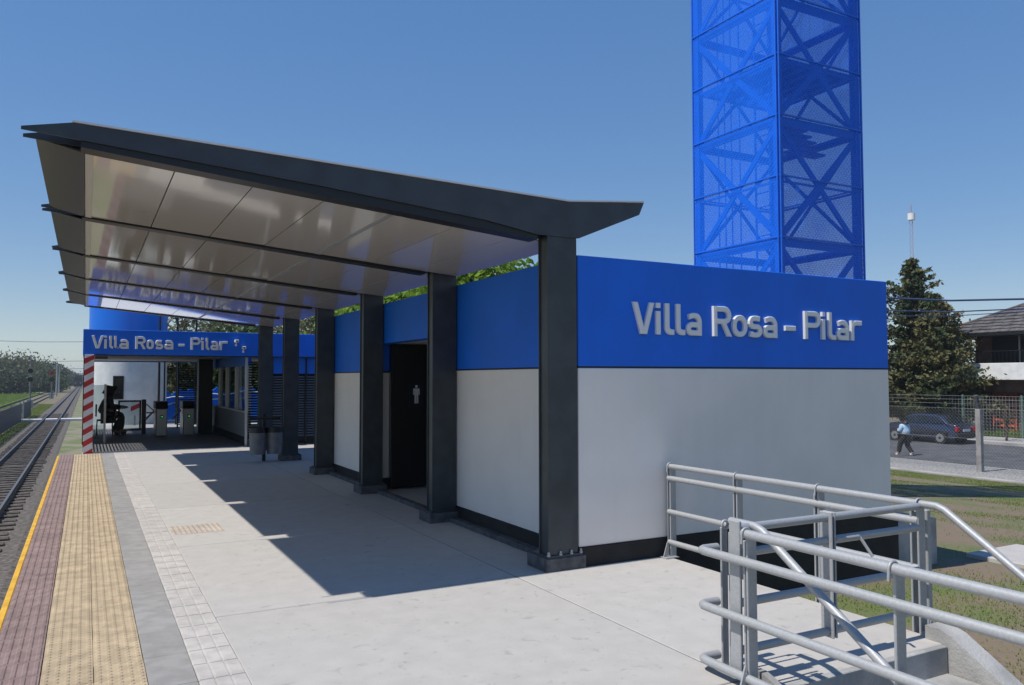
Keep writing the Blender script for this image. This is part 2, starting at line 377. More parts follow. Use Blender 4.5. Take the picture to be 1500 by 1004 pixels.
def arc(cx, cy, rx, ry, a0, a1, n=9): return [(cx+rx*math.cos(R(a0+(a1-a0)*i/(n-1))), cy+ry*math.sin(R(a0+(a1-a0)*i/(n-1)))) for i in range(n)]
def glyph(ch, w, H, sw, D):
    h = sw/2; xh = .74*H; mb = MB()
    def para(xb, xt, y0, y1, lift=0, c=.006):
        q = [(xb-h*1.06, y0), (xb+h*1.06, y0), (xt+h*1.06, y1), (xt-h*1.06, y1)]
        cx = [(xb-h*1.06+c, y0+c), (xb+h*1.06-c, y0+c), (xt+h*1.06-c, y1-c), (xt-h*1.06+c, y1-c)]
        v = [(x, -lift, z) for x, z in q] + [(x, -(D-c+lift), z) for x, z in q] + [(x, -(D+lift), z) for x, z in cx]
        mb.add(v, [(8, 9, 10, 11)] + [(i, (i+1) % 4, 4+(i+1) % 4, 4+i) for i in range(4)] + [(4+i, 4+(i+1) % 4, 8+(i+1) % 4, 8+i) for i in range(4)])
    if ch == 'V': para(w/2-.008, h, 0, H); para(w/2+.008, w-h, 0, H, .0015)
    elif ch == 'i': sweep(mb, [(w/2, 0), (w/2, xh)], h, D); sweep(mb, [(w/2, H-.16*H), (w/2, H)], h, D)
    elif ch == 'l': sweep(mb, [(h, H), (h, .16*H+h)] + arc(h+.16*H, .16*H+h, .16*H, .16*H, 180, 270, 5)[1:] + [(w, h)], h, D)
    elif ch == '-': sweep(mb, [(0, .36*H), (w, .36*H)], h, D)
    elif ch == 'o':
        rx, ry = w/2-h, xh/2-h
        r = min(rx, ry); k = ry-r
        sweep(mb, arc(w/2, xh/2+k, rx, r, 0, 180, 13) + arc(w/2, xh/2-k, rx, r, 180, 360, 13), h, D, True)
    elif ch in 'PR':
        r = .25*H-h*.5; yb = H-h-2*r
        sweep(mb, [(h, 0), (h, H)], h, D)
        sweep(mb, [(h, H-h)] + arc(w-h-r, H-h-r, r, r, 90, -90, 11) + [(h, yb)], h, D, False, .0015)
        if ch == 'R': para(w-h*1.05, w*.52, 0, yb+.01, .003)
    elif ch == 'a':
        r = .2*H
        sweep(mb, [(w-h, 0), (w-h, xh-h-r)] + arc(w-h-r, xh-h-r, r, r, 0, 90, 7)[1:] + [(w*.42, xh-h), (w*.16, xh-h-.05*H)], h, D)
        rr = (.44*H-2*h)/2; cy = h+rr
        sweep(mb, [(w-h, cy+rr), (h+rr, cy+rr)] + arc(h+rr, cy, rr, rr, 90, 270, 9)[1:-1] + [(h+rr, cy-rr), (w-h, cy-rr)], h, D, False, .0015)
    elif ch == 's':
        ry = (xh-2*h)/4; rx = ry*1.05; L, Rr = h, w-h
        p = [(Rr-.01, xh-h-.02*H)] + [(w*.62, xh-h)] + arc(L+rx, xh-h-ry, rx, ry, 90, 270, 8) + arc(Rr-rx, h+ry, rx, ry, 90, -90, 8) + [(w*.38, h), (L-.012, h+.03*H)]
        sweep(mb, p, h, D)
    elif ch == 'r':
        sweep(mb, [(h, 0), (h, xh)], h, D); r = .2*H
        sweep(mb, [(h, xh-h-r)] + arc(h+r, xh-h-r, r, r, 180, 90, 6)[1:] + [(w, xh-h)], h, D, False, .0015)
    return mb
def sign(bounds, Y, z0, H, sw, D, parent):
    for i, ch in enumerate('VillaRosa-Pilar'):
        x0, x1 = bounds[2*i], bounds[2*i+1]
        glyph(ch, x1-x0, H, sw, D).build('letter', letter_m, parent, loc=(x0, Y, z0))
LX = [4.408, 4.65, 4.663, 4.737, 4.78, 4.884, 4.914, 5.018, 5.038, 5.228, 5.375, 5.61, 5.627, 5.825, 5.845, 6.028, 6.044, 6.24, 6.353, 6.501, 6.635, 6.883, 6.89, 6.959, 7.002, 7.112, 7.13, 7.321, 7.355, 7.527]

# ------------------------------------------------------------------ toilet building
bd = T('toilet_building', 'low station building, blue band over grey wall, big raised letters on its end', 'building')
WX, WY, WE, WT, ZB, ZP = 3.82, 5.86, 8.0, 2.74, 1.75, .172
DY0, DY1, DZ = 9.2, 11.3, 2.16
def wall(z0, z1, m, name):
    b = MB(); t = .2
    b.box(WX, WE, WY, WY+t, z0, z1, .006)
    b.box(WX+.001, WX+t, WY+t-.01, DY0, z0, z1, .004)
    b.box(WX+.001, WX+t, DY1, 14.15, z0, z1, .004)
    b.box(WE-t, WE-.001, WY+t-.01, 14.15, z0, z1)
    b.box(WX+.01, WE-.01, 13.95, 14.149, z0, z1)
    if z1 > 2.5: b.box(WX+.001, WX+t, DY0-.01, DY1+.01, DZ, z1-.001, .003)
    return b.build(name, m, bd)
wall(ZP, ZB-.012, wall_grey, 'grey_wall'); wall(ZB+.004, WT, wall_blue, 'blue_band')
gb = MB().box(WX+.012, WE-.012, WY+.012, WY+.19, ZB-.02, ZB+.01); gb.box(WX+.012, WX+.19, WY+.1, DY0, ZB-.02, ZB+.01); gb.box(WX+.012, WX+.19, DY1, 14.1, ZB-.02, ZB+.01); gb.build('shadow_groove', black, bd)
p = MB(); p.box(WX-.012, 8.09, WY-.012, WY+.3, -1.2, ZP-.004); p.box(WX-.01, WX+.2, WY+.28, DY0, -.1, ZP-.004); p.box(WX-.01, WX+.2, DY1, 14.16, -.1, ZP-.004); p.box(7.9, 8.09, WY+.28, 14.16, -1.2, ZP-.005)
p.build('plinth', plinth_m, bd)
MB().box(WX-.11, WX-.013, 6.2, 14.1, -.02, .05, .006).build('kerb', dark_conc, bd)
MB().box(WX+.1, WE-.1, WY+.1, 14.0, 2.45, 2.6).build('roof_slab', roof_white, bd)
# recess with the door on its far side
MB().box(4.0, 5.4, DY1, DY1+.16, ZP, ZB-.01).build('recess_wall', wall_grey, bd)
rb = MB().box(4.0, 5.4, DY1, DY1+.16, ZB+.004, DZ+.2); rb.build('recess_band', wall_blue, bd)
MB().box(5.4, 5.5, DY0-.1, DY1+.1, 0, 2.5).build('recess_wall', black, bd)
MB().box(4.0, 5.4, DY0-.2, DY0-.02, 0, 2.5).build('recess_wall', wall_grey, bd)
MB().box(WX+.02, 5.4, DY0, DY1, DZ+.005, DZ+.03).build('recess_ceiling', ceil_m, bd)
dr = MB().box(4.06, 5.0, DY1-.05, DY1-.004, .02, 2.13, .004).build('door', door_m, bd)
MB().box(4.02, 4.06, DY1-.06, DY1-.001, .02, 2.15).box(4.02, 5.04, DY1-.061, DY1-.002, 2.13, 2.158).build('door_frame', black_steel, dr)
MB().box(4.30, 4.52, DY1-.058, DY1-.051, 1.22, 1.56).build('sign_plate', mat('sign_navy', (.006, .014, .035), .4), dr)
pc = MB(); px = 4.41; yy = DY1-.064
pc.cyl((px, yy+.004, 1.525), .021, -.006, 14, 1)
pc.prism([(px-.05, 1.495), (px+.05, 1.495), (px+.052, 1.40), (px+.036, 1.40), (px+.034, 1.465), (px+.03, 1.465), (px+.03, 1.27), (px+.004, 1.27), (px+.004, 1.385), (px-.004, 1.385), (px-.004, 1.27), (px-.03, 1.27), (px-.03, 1.465), (px-.034, 1.465), (px-.036, 1.40), (px-.052, 1.40)], yy, yy+.006)
pc.build('pictogram', white_paint, dr)
sign(LX, WY, 2.055, .295, .052, .03, bd)
MB().tube([(WX-.03, 14.0, .1), (WX-.03, 14.0, 2.7)], .03, 10).build('downpipe', wall_grey, bd)

# ------------------------------------------------------------------ stairs and railings
st = T('platform_stairs', 'concrete steps going down from the platform end towards the lawn', 'stairs')
for i in range(5):
    y1 = 3.12 - .27*i; z = -.165*(i+1)
    MB().box(3.22, 4.70, y1-.30, y1-.002, z-.2, z, .008).build('step', concrete2, st)
MB().box(3.22, 4.70, 3.08, 3.1195, -.2, -.003, .004).build('nosing', concrete2, st)
def stringer(x0, x1):
    pr = [(3.23, .085), (3.14, .085), (3.06, .06), (1.0, -1.20), (1.0, -1.5), (3.23, -1.5)]
    MB().prism(pr, x0, x1, 0).build('stringer', concrete2, st)
stringer(4.705, 4.86); stringer(3.19, 3.235)
RR = .0245
def post(mb, x, y, z0, z1, wx=.07, wy=.014):
    mb.box(x-wx/2, x+wx/2, y-wy/2, y+wy/2, z0, z1-.02, .004)
    return mb
def strap(mb, x, y, z, r=RR+.006, wy=.03):
    pts = [(x-r*1.1, y, z-.05)] + [(x-r*math.cos(q), y, z+r*math.sin(q)) for q in [math.pi*i/8 for i in range(9)]] + [(x+r*1.1, y, z-.05)]
    mb.tube(pts, .007, 6); return mb
def foot(mb, x, y, z=0):
    mb.box(x-.09, x+.06, y-.05, y+.05, z, z+.012, .002); mb.prism([(x-.085, z+.012), (x-.04, z+.012), (x-.04, z+.14)], y-.005, y+.005); return mb
# far guard rail
fr = T('far_guard_rail', 'galvanised guard rail running from the grey end wall to the stair gate', 'railing')
FX = 4.77
for z in (.833, .722, .415, .138):
    MB().tube([(FX, 5.80, z), (FX, 3.30, z)], RR, 12).build('rail', galv, fr)
for y in (5.78, 4.93, 4.10):
    b = MB(); post(b, FX+.03, y, .0 if y > 5 else -.3, .84); post(b, FX+.03, y+.035, .0 if y > 5 else -.3, .84); strap(b, FX, y, .833); (foot(b, FX+.0, y) if y > 5 else None); b.build('post', galv, fr)
b = MB(); 
for dx, dy in ((0, 0), (.0, .05)): post(b, FX+.02+dx, 3.30+dy, -.25, .85)
post(b, FX+.12, 3.34, -.25, .80, .04, .06); strap(b, FX, 3.3, .833); foot(b, FX+.06, 3.24, .0); b.build('post', galv, fr)
# gate across the stair head
gt = T('stair_gate', 'low galvanised pipe gate closing the head of the stairs', 'gate')
GY = 3.265
for z in (.825, .69, .42, .165):
    MB().tube([(3.16, GY, z), (3.855, GY, z)], RR-.001, 12).build('rail', galv, gt)
    MB().tube([(3.895, GY, z), (4.70, GY, z)], RR-.001, 12).build('rail', galv, gt)
for x in (3.862, 3.888):
    MB().box(x-.006, x+.006, GY-.045, GY+.045, .13, .86, .004).build('stile', galv, gt)
MB().box(3.135, 3.155, GY-.04, GY+.04, .02, .87, .004).build('stile', galv, gt)
MB().tube([(3.90, GY-.035, .70), (4.10, GY-.035, .70), (4.11, GY-.04, .69), (4.14, GY-.10, .585)], .009, 8).build('latch', galv, gt)
# near guard rail with returned ends
nr = T('near_guard_rail', 'galvanised guard rail in the foreground beside the stairs', 'railing')
NX = 3.1
MB().tube([(NX, 3.16, .822), (NX, -3, .822)], RR, 14).build('rail', galv, nr)
for z in (.672, .365, .065):
    MB().tube([(3.23, 3.50, z), (NX+.03, 3.50, z), (NX+.012, 3.49, z), (NX+.003, 3.475, z), (NX, 3.44, z), (NX, -3, z)], RR, 14).build('rail', galv, nr)
for y in (3.14, 2.27, 1.4, .5):
    b = MB(); post(b, NX+.035, y, 0, .82); 
    if y > 3: post(b, NX+.05, y+.035, 0, .80); foot(b, NX+.02, y)
    strap(b, NX, y, .822); b.build('post', galv, nr)
b = MB(); post(b, 3.225, 3.44, 0, .82, .05, .014); post(b, 3.235, 3.38, 0, .80, .06, .014); b.tube([(3.225+.022*math.cos(q*.7), 3.43, .815+.022*math.sin(q*.7)) for q in range(0, 10)], .008, 6); b.box(3.19, 3.29, 3.33, 3.48, 0, .012); b.build('post', galv, nr)
for lab, x, p0 in (('galvanised stair handrail on the left side of the steps', 3.26, (3.42, 3.20)), ('galvanised stair handrail on the right side of the steps, by the lawn', 4.78, (3.30, 3.15))):
    h = T('stair_handrail', lab, 'handrail', 'handrails of the platform stairs')
    y1 = p0[1]; MB().tube([(x, p0[0], .832), (x, y1+.03, .832), (x, y1-.02, .815), (x, y1-2.0, .815-1.98*.67)], RR-.001, 12).build('rail', galv, h)
    for yy in (2.2, 1.4):
        MB().box(x-.03, x+.03, yy-.01, yy+.01, -1.2, .815-(y1-yy)*.67-.01).build('post', galv, h)

# ------------------------------------------------------------------ mesh tower
tw = T('mesh_tower', 'tall blue steel tower clad in fine blue mesh behind the building', 'tower', loc=(12.0, 11.12, -1.1))
TS, PH, NR = 2.5, 1.23, 12
TZ0 = .63; Z = [TZ0 + PH*i for i in range(-1, NR)]
H = TZ0 + PH*NR
for x in (0, TS):
    for y in (0, TS):
        b = MB(); s = .07; b.box(x-s if x else x, x if x else x+s*2, y-s if y else y, y if y else y+s*2, 0, H, .006) if False else b.box(min(max(x-s, .03), TS-.03-2*s), min(max(x-s, .03), TS-.03-2*s)+2*s, min(max(y-s, .03), TS-.03-2*s), min(max(y-s, .03), TS-.03-2*s)+2*s, 0, H, .006)
        b.build('corner_post', tower_blue, tw)
a, e = .10, TS-.10
stg = [Z[1] + 2*PH*i - .1 for i in range(0, 7)]
for i, z in enumerate(stg):
    for q in (((a, a, z), (e, a, z)), ((a, e, z), (e, e, z)), ((a, a, z), (a, e, z)), ((e, a, z), (e, e, z))):
        MB().bar(*q, .07, .16).build('ring_beam', tower_blue, tw)
        if i < 6:
            (x0, y0, _), (x1, y1, _) = q; z1 = stg[i+1]
            bk_ = .55 if (x0 > 1 or y0 > 1) else 1
            MB().bar((x0, y0, z+.08), (x1, y1, z1-.08), .06, .12*bk_).build('brace', tower_blue, tw)
            MB().bar((x1, y1, z+.08), (x0, y0, z1-.08), .05, .105*bk_).build('brace', tower_blue, tw)
            MB().bar((x0, y0, z+PH), (x1, y1, z+PH), .035, .04).build('mid_rail', tower_blue, tw)
for j in range(7):
    MB().box(.2+j*.32, .3+j*.32, .12, TS-.12, 9.1, 9.22).build('deck_joist', tower_blue, tw)
MB().box(.15, TS-.15, .15, 1.5, 9.22, 9.25).build('deck', tower_blue, tw)
for i in range(6):
    MB().box(1.2, 2.2, .7+i*.12, 1.0+i*.12, 7.6+i*.17, 7.64+i*.17).build('stair_tread', tower_blue, tw)
ld = MB().tube([(.35, .55, .4), (.35, .55, H-.5)], .022, 8).tube([(.35, .95, .4), (.35, .95, H-.5)], .022, 8)
for i in range(int((H-1)/.3)): ld.tube([(.35, .55, .6+.3*i), (.35, .95, .6+.3*i)], .012, 6)
ld.build('ladder', tower_blue, tw)
for y in (1.35, 1.6, 1.8, 2.0): MB().tube([(.3, y, .2), (.3, y, H-.4)], .016, 6).build('riser_pipe', tower_blue, tw)
for i in range(NR+1):
    z0 = max(0, TZ0+PH*(i-1)); z1 = TZ0+PH*i
    for f in range(4):
        v = {0: [(.01, 0, z0), (TS-.01, 0, z0), (TS-.01, 0, z1-.012), (.01, 0, z1-.012)], 1: [(0, .01, z0), (0, TS-.01, z0), (0, TS-.01, z1-.012), (0, .01, z1-.012)],
             2: [(.01, TS, z0), (TS-.01, TS, z0), (TS-.01, TS, z1-.012), (.01, TS, z1-.012)], 3: [(TS, .01, z0), (TS, TS-.01, z0), (TS, TS-.01, z1-.012), (TS, .01, z1-.012)]}[f]
        po = MB().add(v, [(0, 1, 2, 3)]).build('mesh_panel', mesh_blue, tw)
        n = Vector(((0, -1, 0), (-1, 0, 0), (0, 1, 0), (1, 0, 0))[f])
        fr_ = MB(); V4 = [Vector(q) + n*.004 for q in v]
        fr_.bar(V4[3], V4[2], .03, .03); fr_.build('panel_frame', tower_blue, po)
for x, y in ((0, 0), (TS, 0), (0, TS), (TS, TS)):
    for dx, dy in ((.03, -.012), (-.012, .03)):
        MB().tube([(x + (dx if x == 0 else -dx), y + (dy if y == 0 else -dy), 0), (x + (dx if x == 0 else -dx), y + (dy if y == 0 else -dy), H)], .018, 8).build('edge_trim', tower_blue, tw)

# ------------------------------------------------------------------ entrance hall
hl = T('entrance_hall', 'open station entrance hall with blue fascia, raised letters and louvred walls', 'building')
HY = 19.85
MB().box(-.07, 9, HY, HY+.22, 2.19, 2.75, .006).build('fascia', wall_blue, hl)
MB().box(-.068, .15, HY+.22, 29, 2.19, 2.745).build('side_fascia', wall_blue, hl)
MB().box(.15, 9, HY+.22, 29, 2.235, 2.30).build('ceiling', ceil_m, hl)
MB().box(.15, 9, HY+.22, 29, 2.35, 2.60).build('roof_slab', roof_white, hl)
MB().box(.15, 9, 28.9, 29.1, 2.2, 2.7).build('rear_fascia', wall_blue, hl)
MB().box(-.03, 9, HY+.03, HY+.2, 2.165, 2.19).build('drip_trim', black_steel, hl)
sign([.096, .334, .341, .403, .445, .524, .542, .611, .646, .839, .973, 1.188, 1.202, 1.357, 1.386, 1.558, 1.576, 1.771, 1.883, 2.01, 2.145, 2.361, 2.373, 2.438, 2.476, 2.553, 2.58, 2.759, 2.786, 2.962], HY, 2.325, .285, .052, .03, hl)
MB().box(-.03, 9, HY+.012, 29.2, -.03, .012).build('floor', dark, hl)
MB().box(.0, 3.45, HY-.02, HY+.012, -.03, .014).build('threshold', white_paint, hl)
for x, y in ((.9, 22), (2.2, 22), (.9, 25), (2.2, 25)): MB().cyl((x, y, 2.225), .09, .012, 18).build('downlight', alu, hl)
# passage wall with ticket window
MB().box(3.5, 3.62, HY+.5, 28.5, .012, .80).build('office_wall', mat('office_grey', (.20, .20, .20), .7), hl)
MB().box(3.5, 3.62, HY+.5, 28.5, 1.97, 2.235).build('office_band', wall_blue, hl)
wo = MB().box(3.485, 3.63, 20.36, 25.1, .80, .835).build('window', alu, hl)
for y in (20.4, 22.0, 23.6, 25): MB().box(3.495, 3.625, y, y+.04, .835, 1.97).build('mullion', alu, wo)
for y in (20.44, 22.04, 23.64): MB().box(3.55, 3.56, y, y+1.36, .835, 1.97).build('pane', glass_m, wo)
MB().box(3.48, 3.495, HY+.5, 28, .012, .2).build('skirting', plinth_m, hl)
MB().box(3.44, 3.49, HY+.28, HY+.34, .012, 2.19).build('corner_trim', alu, hl)
def louvre(x0, x1, y, z0, z1, pitch, m, parent, along=0):
    L = (x1-x0); me = None; n = int((z1-z0)/pitch)
    for i in range(n):
        z = z0+pitch*i
        if me is None:
            pr = [(0, 0), (.006, 0), (.05, .035), (.044, .035)]
            b = MB().prism(pr, 0, L, 0) if along == 0 else MB().prism(pr, 0, L, 1)
            me = b.mesh('slat'); me.materials.append(m)
        link('slat', me, None, parent, (x0, y, z) if along == 0 else (y, x0, z))
slat_m = mat('louvre_grey', (.26, .26, .26), .5, metal=.2)
louvre(3.52, 4.05, HY+.3, .18, 2.12, .064, black_steel, hl)
louvre(4.1, 6.2, HY+.3, .2, 1.76, .064, slat_m, hl)
MB().box(4.06, 9, HY+.3, HY+.36, 1.77, 2.19).build('louvre_band', wall_blue, hl)
MB().box(4.06, 9, HY+.3, HY+.36, .06, .2).build('louvre_sill', plinth_m, hl)
MB().box(4.06, 8.9, HY+.6, HY+.66, .06, 2.1).build('louvre_backing', plinth_m, hl)
for x in (4.06, 4.9, 6.2): MB().box(x, x+.04, HY+.28, HY+.37, .02, 2.19).build('louvre_post', black_steel, hl)
def side_louvre(y0, y1):
    me = MB().prism([(-.006, -.017), (.006, -.017), (.006, .017), (-.006, .017)], 0, y1-y0, 1).mesh('slat'); me.materials.append(slat_m)
    for i in range(18): link('slat', me, None, hl, (-.03, y0, .16+.112*i))
side_louvre(20.1, 22.4); side_louvre(26.4, 28.6)
MB().box(-.06, -.01, 22.44, 26.4, .012, 2.19).build('side_screen', mat('side_screen', (.10, .10, .105), .6), hl)
for y in (20.1, 22.4): MB().box(-.04, .02, y, y+.04, .012, 2.19).build('louvre_post', black_steel, hl)
louvre(2.75, 3.45, 28.6, .1, 2.1, .075, black_steel, hl)
for x in (2.7, 3.45, 2.28): MB().box(x, x+.04, 28.55, 28.7, .012, 2.2).build('louvre_post', black_steel, hl)
MB().box(3.0, 3.4, 25.5, 25.9, .012, 2.235).build('pillar', black_steel, hl)
# striped post
sp = MB().box(-.03, .156, HY-.02, HY+.16, 0, 2.185, .004).build('striped_post', white_paint, hl)
z = -.12
while z < 2.2:
    q = [(-.03, z), (.156, z+.11), (.156, z+.235), (-.03, z+.125)]
    q = [(x, min(max(zz, .002), 2.183)) for x, zz in q]
    MB().prism(q, HY-.023, HY-.0205).build('red_stripe', red_paint, sp)
    q2 = [(HY-.02, max(.002, min(2.183, z+.11))), (HY+.16, max(.002, min(2.183, z+.0))), (HY+.16, max(.002, min(2.183, z+.125))), (HY-.02, max(.002, min(2.183, z+.235)))]
    MB().prism(q2, .1565, .159, 0).build('red_stripe', red_paint, sp)
    z += .262
MB().box(.17, .42, HY-.08, HY+.1, 2.09, 2.16, .01).build('gutter_box', black_steel, hl)
# security cameras on the fascia
for i, (x, z, lab) in enumerate(((3.16, 2.54, 'upper white security camera on the blue fascia beside the lettering'), (3.33, 2.385, 'lower white security camera on the blue fascia by the column'))):
    c = T('security_camera', lab, 'camera', 'security cameras on the fascia', (x, HY, z)); c.scale = (.72, .72, .72)
    MB().box(-.06, .06, -.22, -.03, -.04, .05, .012).build('housing', white_paint, c); MB().cyl((0, -.225, 0), .028, .01, 14, 1).build('lens', black, c)
    MB().tube([(0, -.08, -.03), (0, -.05, -.09), (0, 0, -.09)], .014, 8).build('bracket', white_paint, c); MB().cyl((0, -.03, -.13), .035, .03, 12, 1).build('junction_box', white_paint, c)
# turnstiles
green_led = bpy.data.materials.new('green_arrow'); green_led.use_nodes = True; gb_ = green_led.node_tree.nodes['Principled BSDF']; gb_.inputs['Base Color'].default_value = (.02, .5, .15, 1); gb_.inputs['Emission Color'].default_value = (.03, .8, .25, 1); gb_.inputs['Emission Strength'].default_value = .6
steel_b = mat('brushed_steel', (.34, .34, .33), .35, metal=.8)
for x, lab in ((1.93, 'steel turnstile with green arrow, left of the pair'), (2.65, 'steel turnstile with green arrow, right of the pair')):
    t = T('turnstile', lab, 'turnstile', 'turnstiles in the entrance hall', (x, 24.7, .012))
    MB().box(-.15, .15, 0, .9, 0, .78, .02).build('cabinet', steel_b, t)
    MB().prism([(-.02, .78), (.92, .78), (.92, .98), (.1, .98)], -.16, .16, 0).build('top', black_steel, t)
    pn = MB().cyl((0, -.004, .55), .05, .006, 20, 1).build('indicator', black, t)
    MB().prism([(-.03, .545), (.005, .545), (.005, .525), (.035, .55), (.005, .575), (.005, .555), (-.03, .555)], -.008, -.005).build('arrow', green_led, pn)
    for q in (90, 210, 330):
        MB().tube([(-.17, .45, .7), (-.17-.22, .45+.3*math.cos(R(q)), .62+.3*math.sin(R(q)))], .016, 8).build('arm', steel_b, t)
# barrier gate, glass screen
bgt = T('barrier_gate', 'black framed side gate with glass infill beside the turnstiles', 'gate', loc=(.85, 26.0, .012))
MB().box(0, .62, 0, .04, .95, 1.0).box(0, .62, 0, .04, .1, .15).box(0, .05, .001, .041, .1, 1.0).box(.57, .62, .001, .041, .1, 1.0).build('frame', black_steel, bgt)
MB().box(.05, .57, .018, .024, .15, .95).build('pane', glass('gate_glass', (.85, .9, .9), .12), bgt); MB().box(.63, .75, -.03, .07, 0, 1.02).build('post', black_steel, bgt)
MB().box(.76, 1.0, 0, .03, .60, .64).build('side_bar', black_steel, bgt)
gs = T('glass_screen', 'tall thin glass screen with pale steel edge post in the hall', 'screen', loc=(.2, 22.75, .012))
MB().box(.22, .27, 0, .05, 0, 1.5).build('edge_post', steel_b, gs); MB().box(-.02, .22, .02, .028, .1, 1.48).build('pane', glass('screen_glass', (.8, .85, .85), .15), gs)
# litter bin
lb = T('litter_bin', 'pair of grey litter buckets hung on one post beside a canopy column', 'bin', loc=(3.17, 16.25, 0))
MB().box(-.03, .03, .11, .17, 0, .95).build('post', black_steel, lb); MB().box(-.30, .30, .06, .11, .83, .87).build('cross_bar', black_steel, lb)
bk = mat('bucket_grey', (.2, .2, .205), .5, metal=.3, var=.1, scale=8)
for x in (-.16, .17):
    o = MB().cyl((x, -.06, .16), .145, .42, 22, 2, .16).build('bucket', bk, lb); MB().cyl((x, -.06, .58), .166, .10, 22).build('rim', black_steel, o); MB().cyl((x, -.06, .66), .12, .03, 16).build('bin_liner', black, o)

# ------------------------------------------------------------------ people (skinned chains)
def skin(name, V, E, rad, m, parent, sub=1):
    me = bpy.data.meshes.new(name); me.from_pydata(V, E, []); me.update()
    o = link(name, me, m, parent); md = o.modifiers.new('skin', 'SKIN'); md.use_smooth_shade = True
    sv = me.skin_vertices[0].data
    for i, r in enumerate(rad): sv[i].radius = (r, r) if not isinstance(r, tuple) else r; sv[i].use_root = (i == 0)
    s2 = o.modifiers.new('subd', 'SUBSURF'); s2.levels = sub; s2.render_levels = sub
    return o
def person(root, J, h, tops, legs, top_m, leg_m, shoes):
    """J: joint dict in the person's own frame; body one mesh, clothes as children"""
    names = ['pelvis', 'waist', 'chest', 'neck', 'head', 'crown', 'shL', 'elL', 'wrL', 'haL', 'shR', 'elR', 'wrR', 'haR', 'hipL', 'knL', 'anL', 'toL', 'hipR', 'knR', 'anR', 'toR']
    rad = [.12, .11, .125, .05, .085, .075, .055, .042, .03, .036, .055, .042, .03, .036, .085, .06, .042, .035, .085, .06, .042, .035]
    E = [(0, 1), (1, 2), (2, 3), (3, 4), (4, 5), (2, 6), (6, 7), (7, 8), (8, 9), (2, 10), (10, 11), (11, 12), (12, 13), (0, 14), (14, 15), (15, 16), (16, 17), (0, 18), (18, 19), (19, 20), (20, 21)]
    V = [Vector(J[k])*h for k in names]; rad = [r*h for r in rad]
    for hnd, wr in ((9, 8), (13, 12)):
        d = (V[hnd]-V[wr]).normalized(); sd = d.cross(Vector((0, 0, 1)));
        sd = sd.normalized() if sd.length > .1 else Vector((0, 1, 0))
        for i, (a, L) in enumerate(((-.03, .055), (-.01, .065), (.01, .06), (.03, .05), (.05, .03))):
            V.append(V[hnd] + d*L*h + sd*a*h*.8); E.append((hnd, len(V)-1)); rad.append(.008*h)
    body = skin('body', V, E, rad, skin_m, root)
    i = lambda *k: [V[names.index(q)] for q in k]
    tv = i('pelvis', 'waist', 'chest', 'shL', 'elL', 'wrL', 'shR', 'elR', 'wrR')
    skin('jacket', tv, [(0, 1), (1, 2), (2, 3), (3, 4), (4, 5), (2, 6), (6, 7), (7, 8)], [r*h for r in (.14, .13, .145, .07, .056, .045, .07, .056, .045)], top_m, root)
    lv = i('pelvis', 'hipL', 'knL', 'anL', 'hipR', 'knR', 'anR')
    skin('trousers', lv, [(0, 1), (1, 2), (2, 3), (0, 4), (4, 5), (5, 6)], [r*h for r in (.13, .095, .07, .052, .095, .07, .052)], leg_m, root)
    for a, t in (('anL', 'toL'), ('anR', 'toR')):
        p, q = V[names.index(a)], V[names.index(t)]; lo = Vector((0, 0, -.012*h)); skin('shoe', [p+lo*2, (p+q)/2+lo, q+lo], [(0, 1), (1, 2)], [.048*h, .045*h, .035*h], shoes, root)
    hd, cr = V[4], V[5]; fwd = (V[17]-V[16]); fwd.z = 0; fwd.normalize()
    skin('hair', [hd - fwd*.03*h, cr - fwd*.02*h + Vector((0, 0, .012*h)), hd - fwd*.055*h - Vector((0, 0, .04*h))], [(0, 1), (0, 2)], [.088*h, .074*h, .06*h], hair_m, root)
    fc = MB(); sdv = Vector((-fwd.y, fwd.x, 0))
    for sgn in (-1, 1): c = hd + fwd*.082*h + sdv*sgn*.03*h + Vector((0, 0, .012*h)); fc.cyl(c, .009*h, .008, 8, 0)
    fc.build('eyes', black, root); n0 = hd + fwd*.085*h; MB().tube([n0 + Vector((0, 0, .02*h)), n0 + fwd*.02*h - Vector((0, 0, .02*h))], [.008*h, .014*h], 6).build('nose', skin_m, root)
    return body
wk = T('person', 'person in pale blue top and black trousers walking along the street', 'person', loc=(30.2, 21.4, -1.61), rz=R(0))
Jw = dict(pelvis=(0, 0, .53), waist=(0, .01, .62), chest=(0, .03, .75), neck=(0, .045, .85), head=(0, .06, .92), crown=(0, .06, .96), shL=(-.11, .03, .80), elL=(-.13, .06, .66), wrL=(-.07, .16, .68), haL=(-.03, .19, .70), shR=(.11, .03, .80), elR=(.13, .05, .66), wrR=(.06, .15, .66), haR=(.02, .18, .68),
          hipL=(-.06, 0, .50), knL=(-.065, .13, .29), anL=(-.065, .16, .06), toL=(-.07, .26, .03), hipR=(.06, 0, .50), knR=(.065, .0, .28), anR=(.06, -.16, .08), toR=(.06, -.08, .03))
person(wk, Jw, 1.55, 0, 0, cloth_blue, cloth_black, white_paint)
gd = T('person', 'guard in dark clothes sitting by the hall gate', 'person', loc=(.50, 25.9, .012), rz=R(-90))
Jg = dict(pelvis=(0, 0, .33), waist=(0, .02, .42), chest=(0, .06, .56), neck=(0, .08, .66), head=(0, .11, .73), crown=(0, .11, .77), shL=(-.12, .06, .61), elL=(-.15, .10, .47), wrL=(-.12, .24, .46), haL=(-.11, .29, .46), shR=(.12, .06, .61), elR=(.15, .10, .47), wrR=(.12, .24, .46), haR=(.11, .29, .46),
          hipL=(-.06, .03, .33), knL=(-.08, .26, .33), anL=(-.08, .24, .06), toL=(-.09, .34, .03), hipR=(.06, .03, .33), knR=(.08, .26, .32), anR=(.08, .14, .06), toR=(.09, .24, .03))
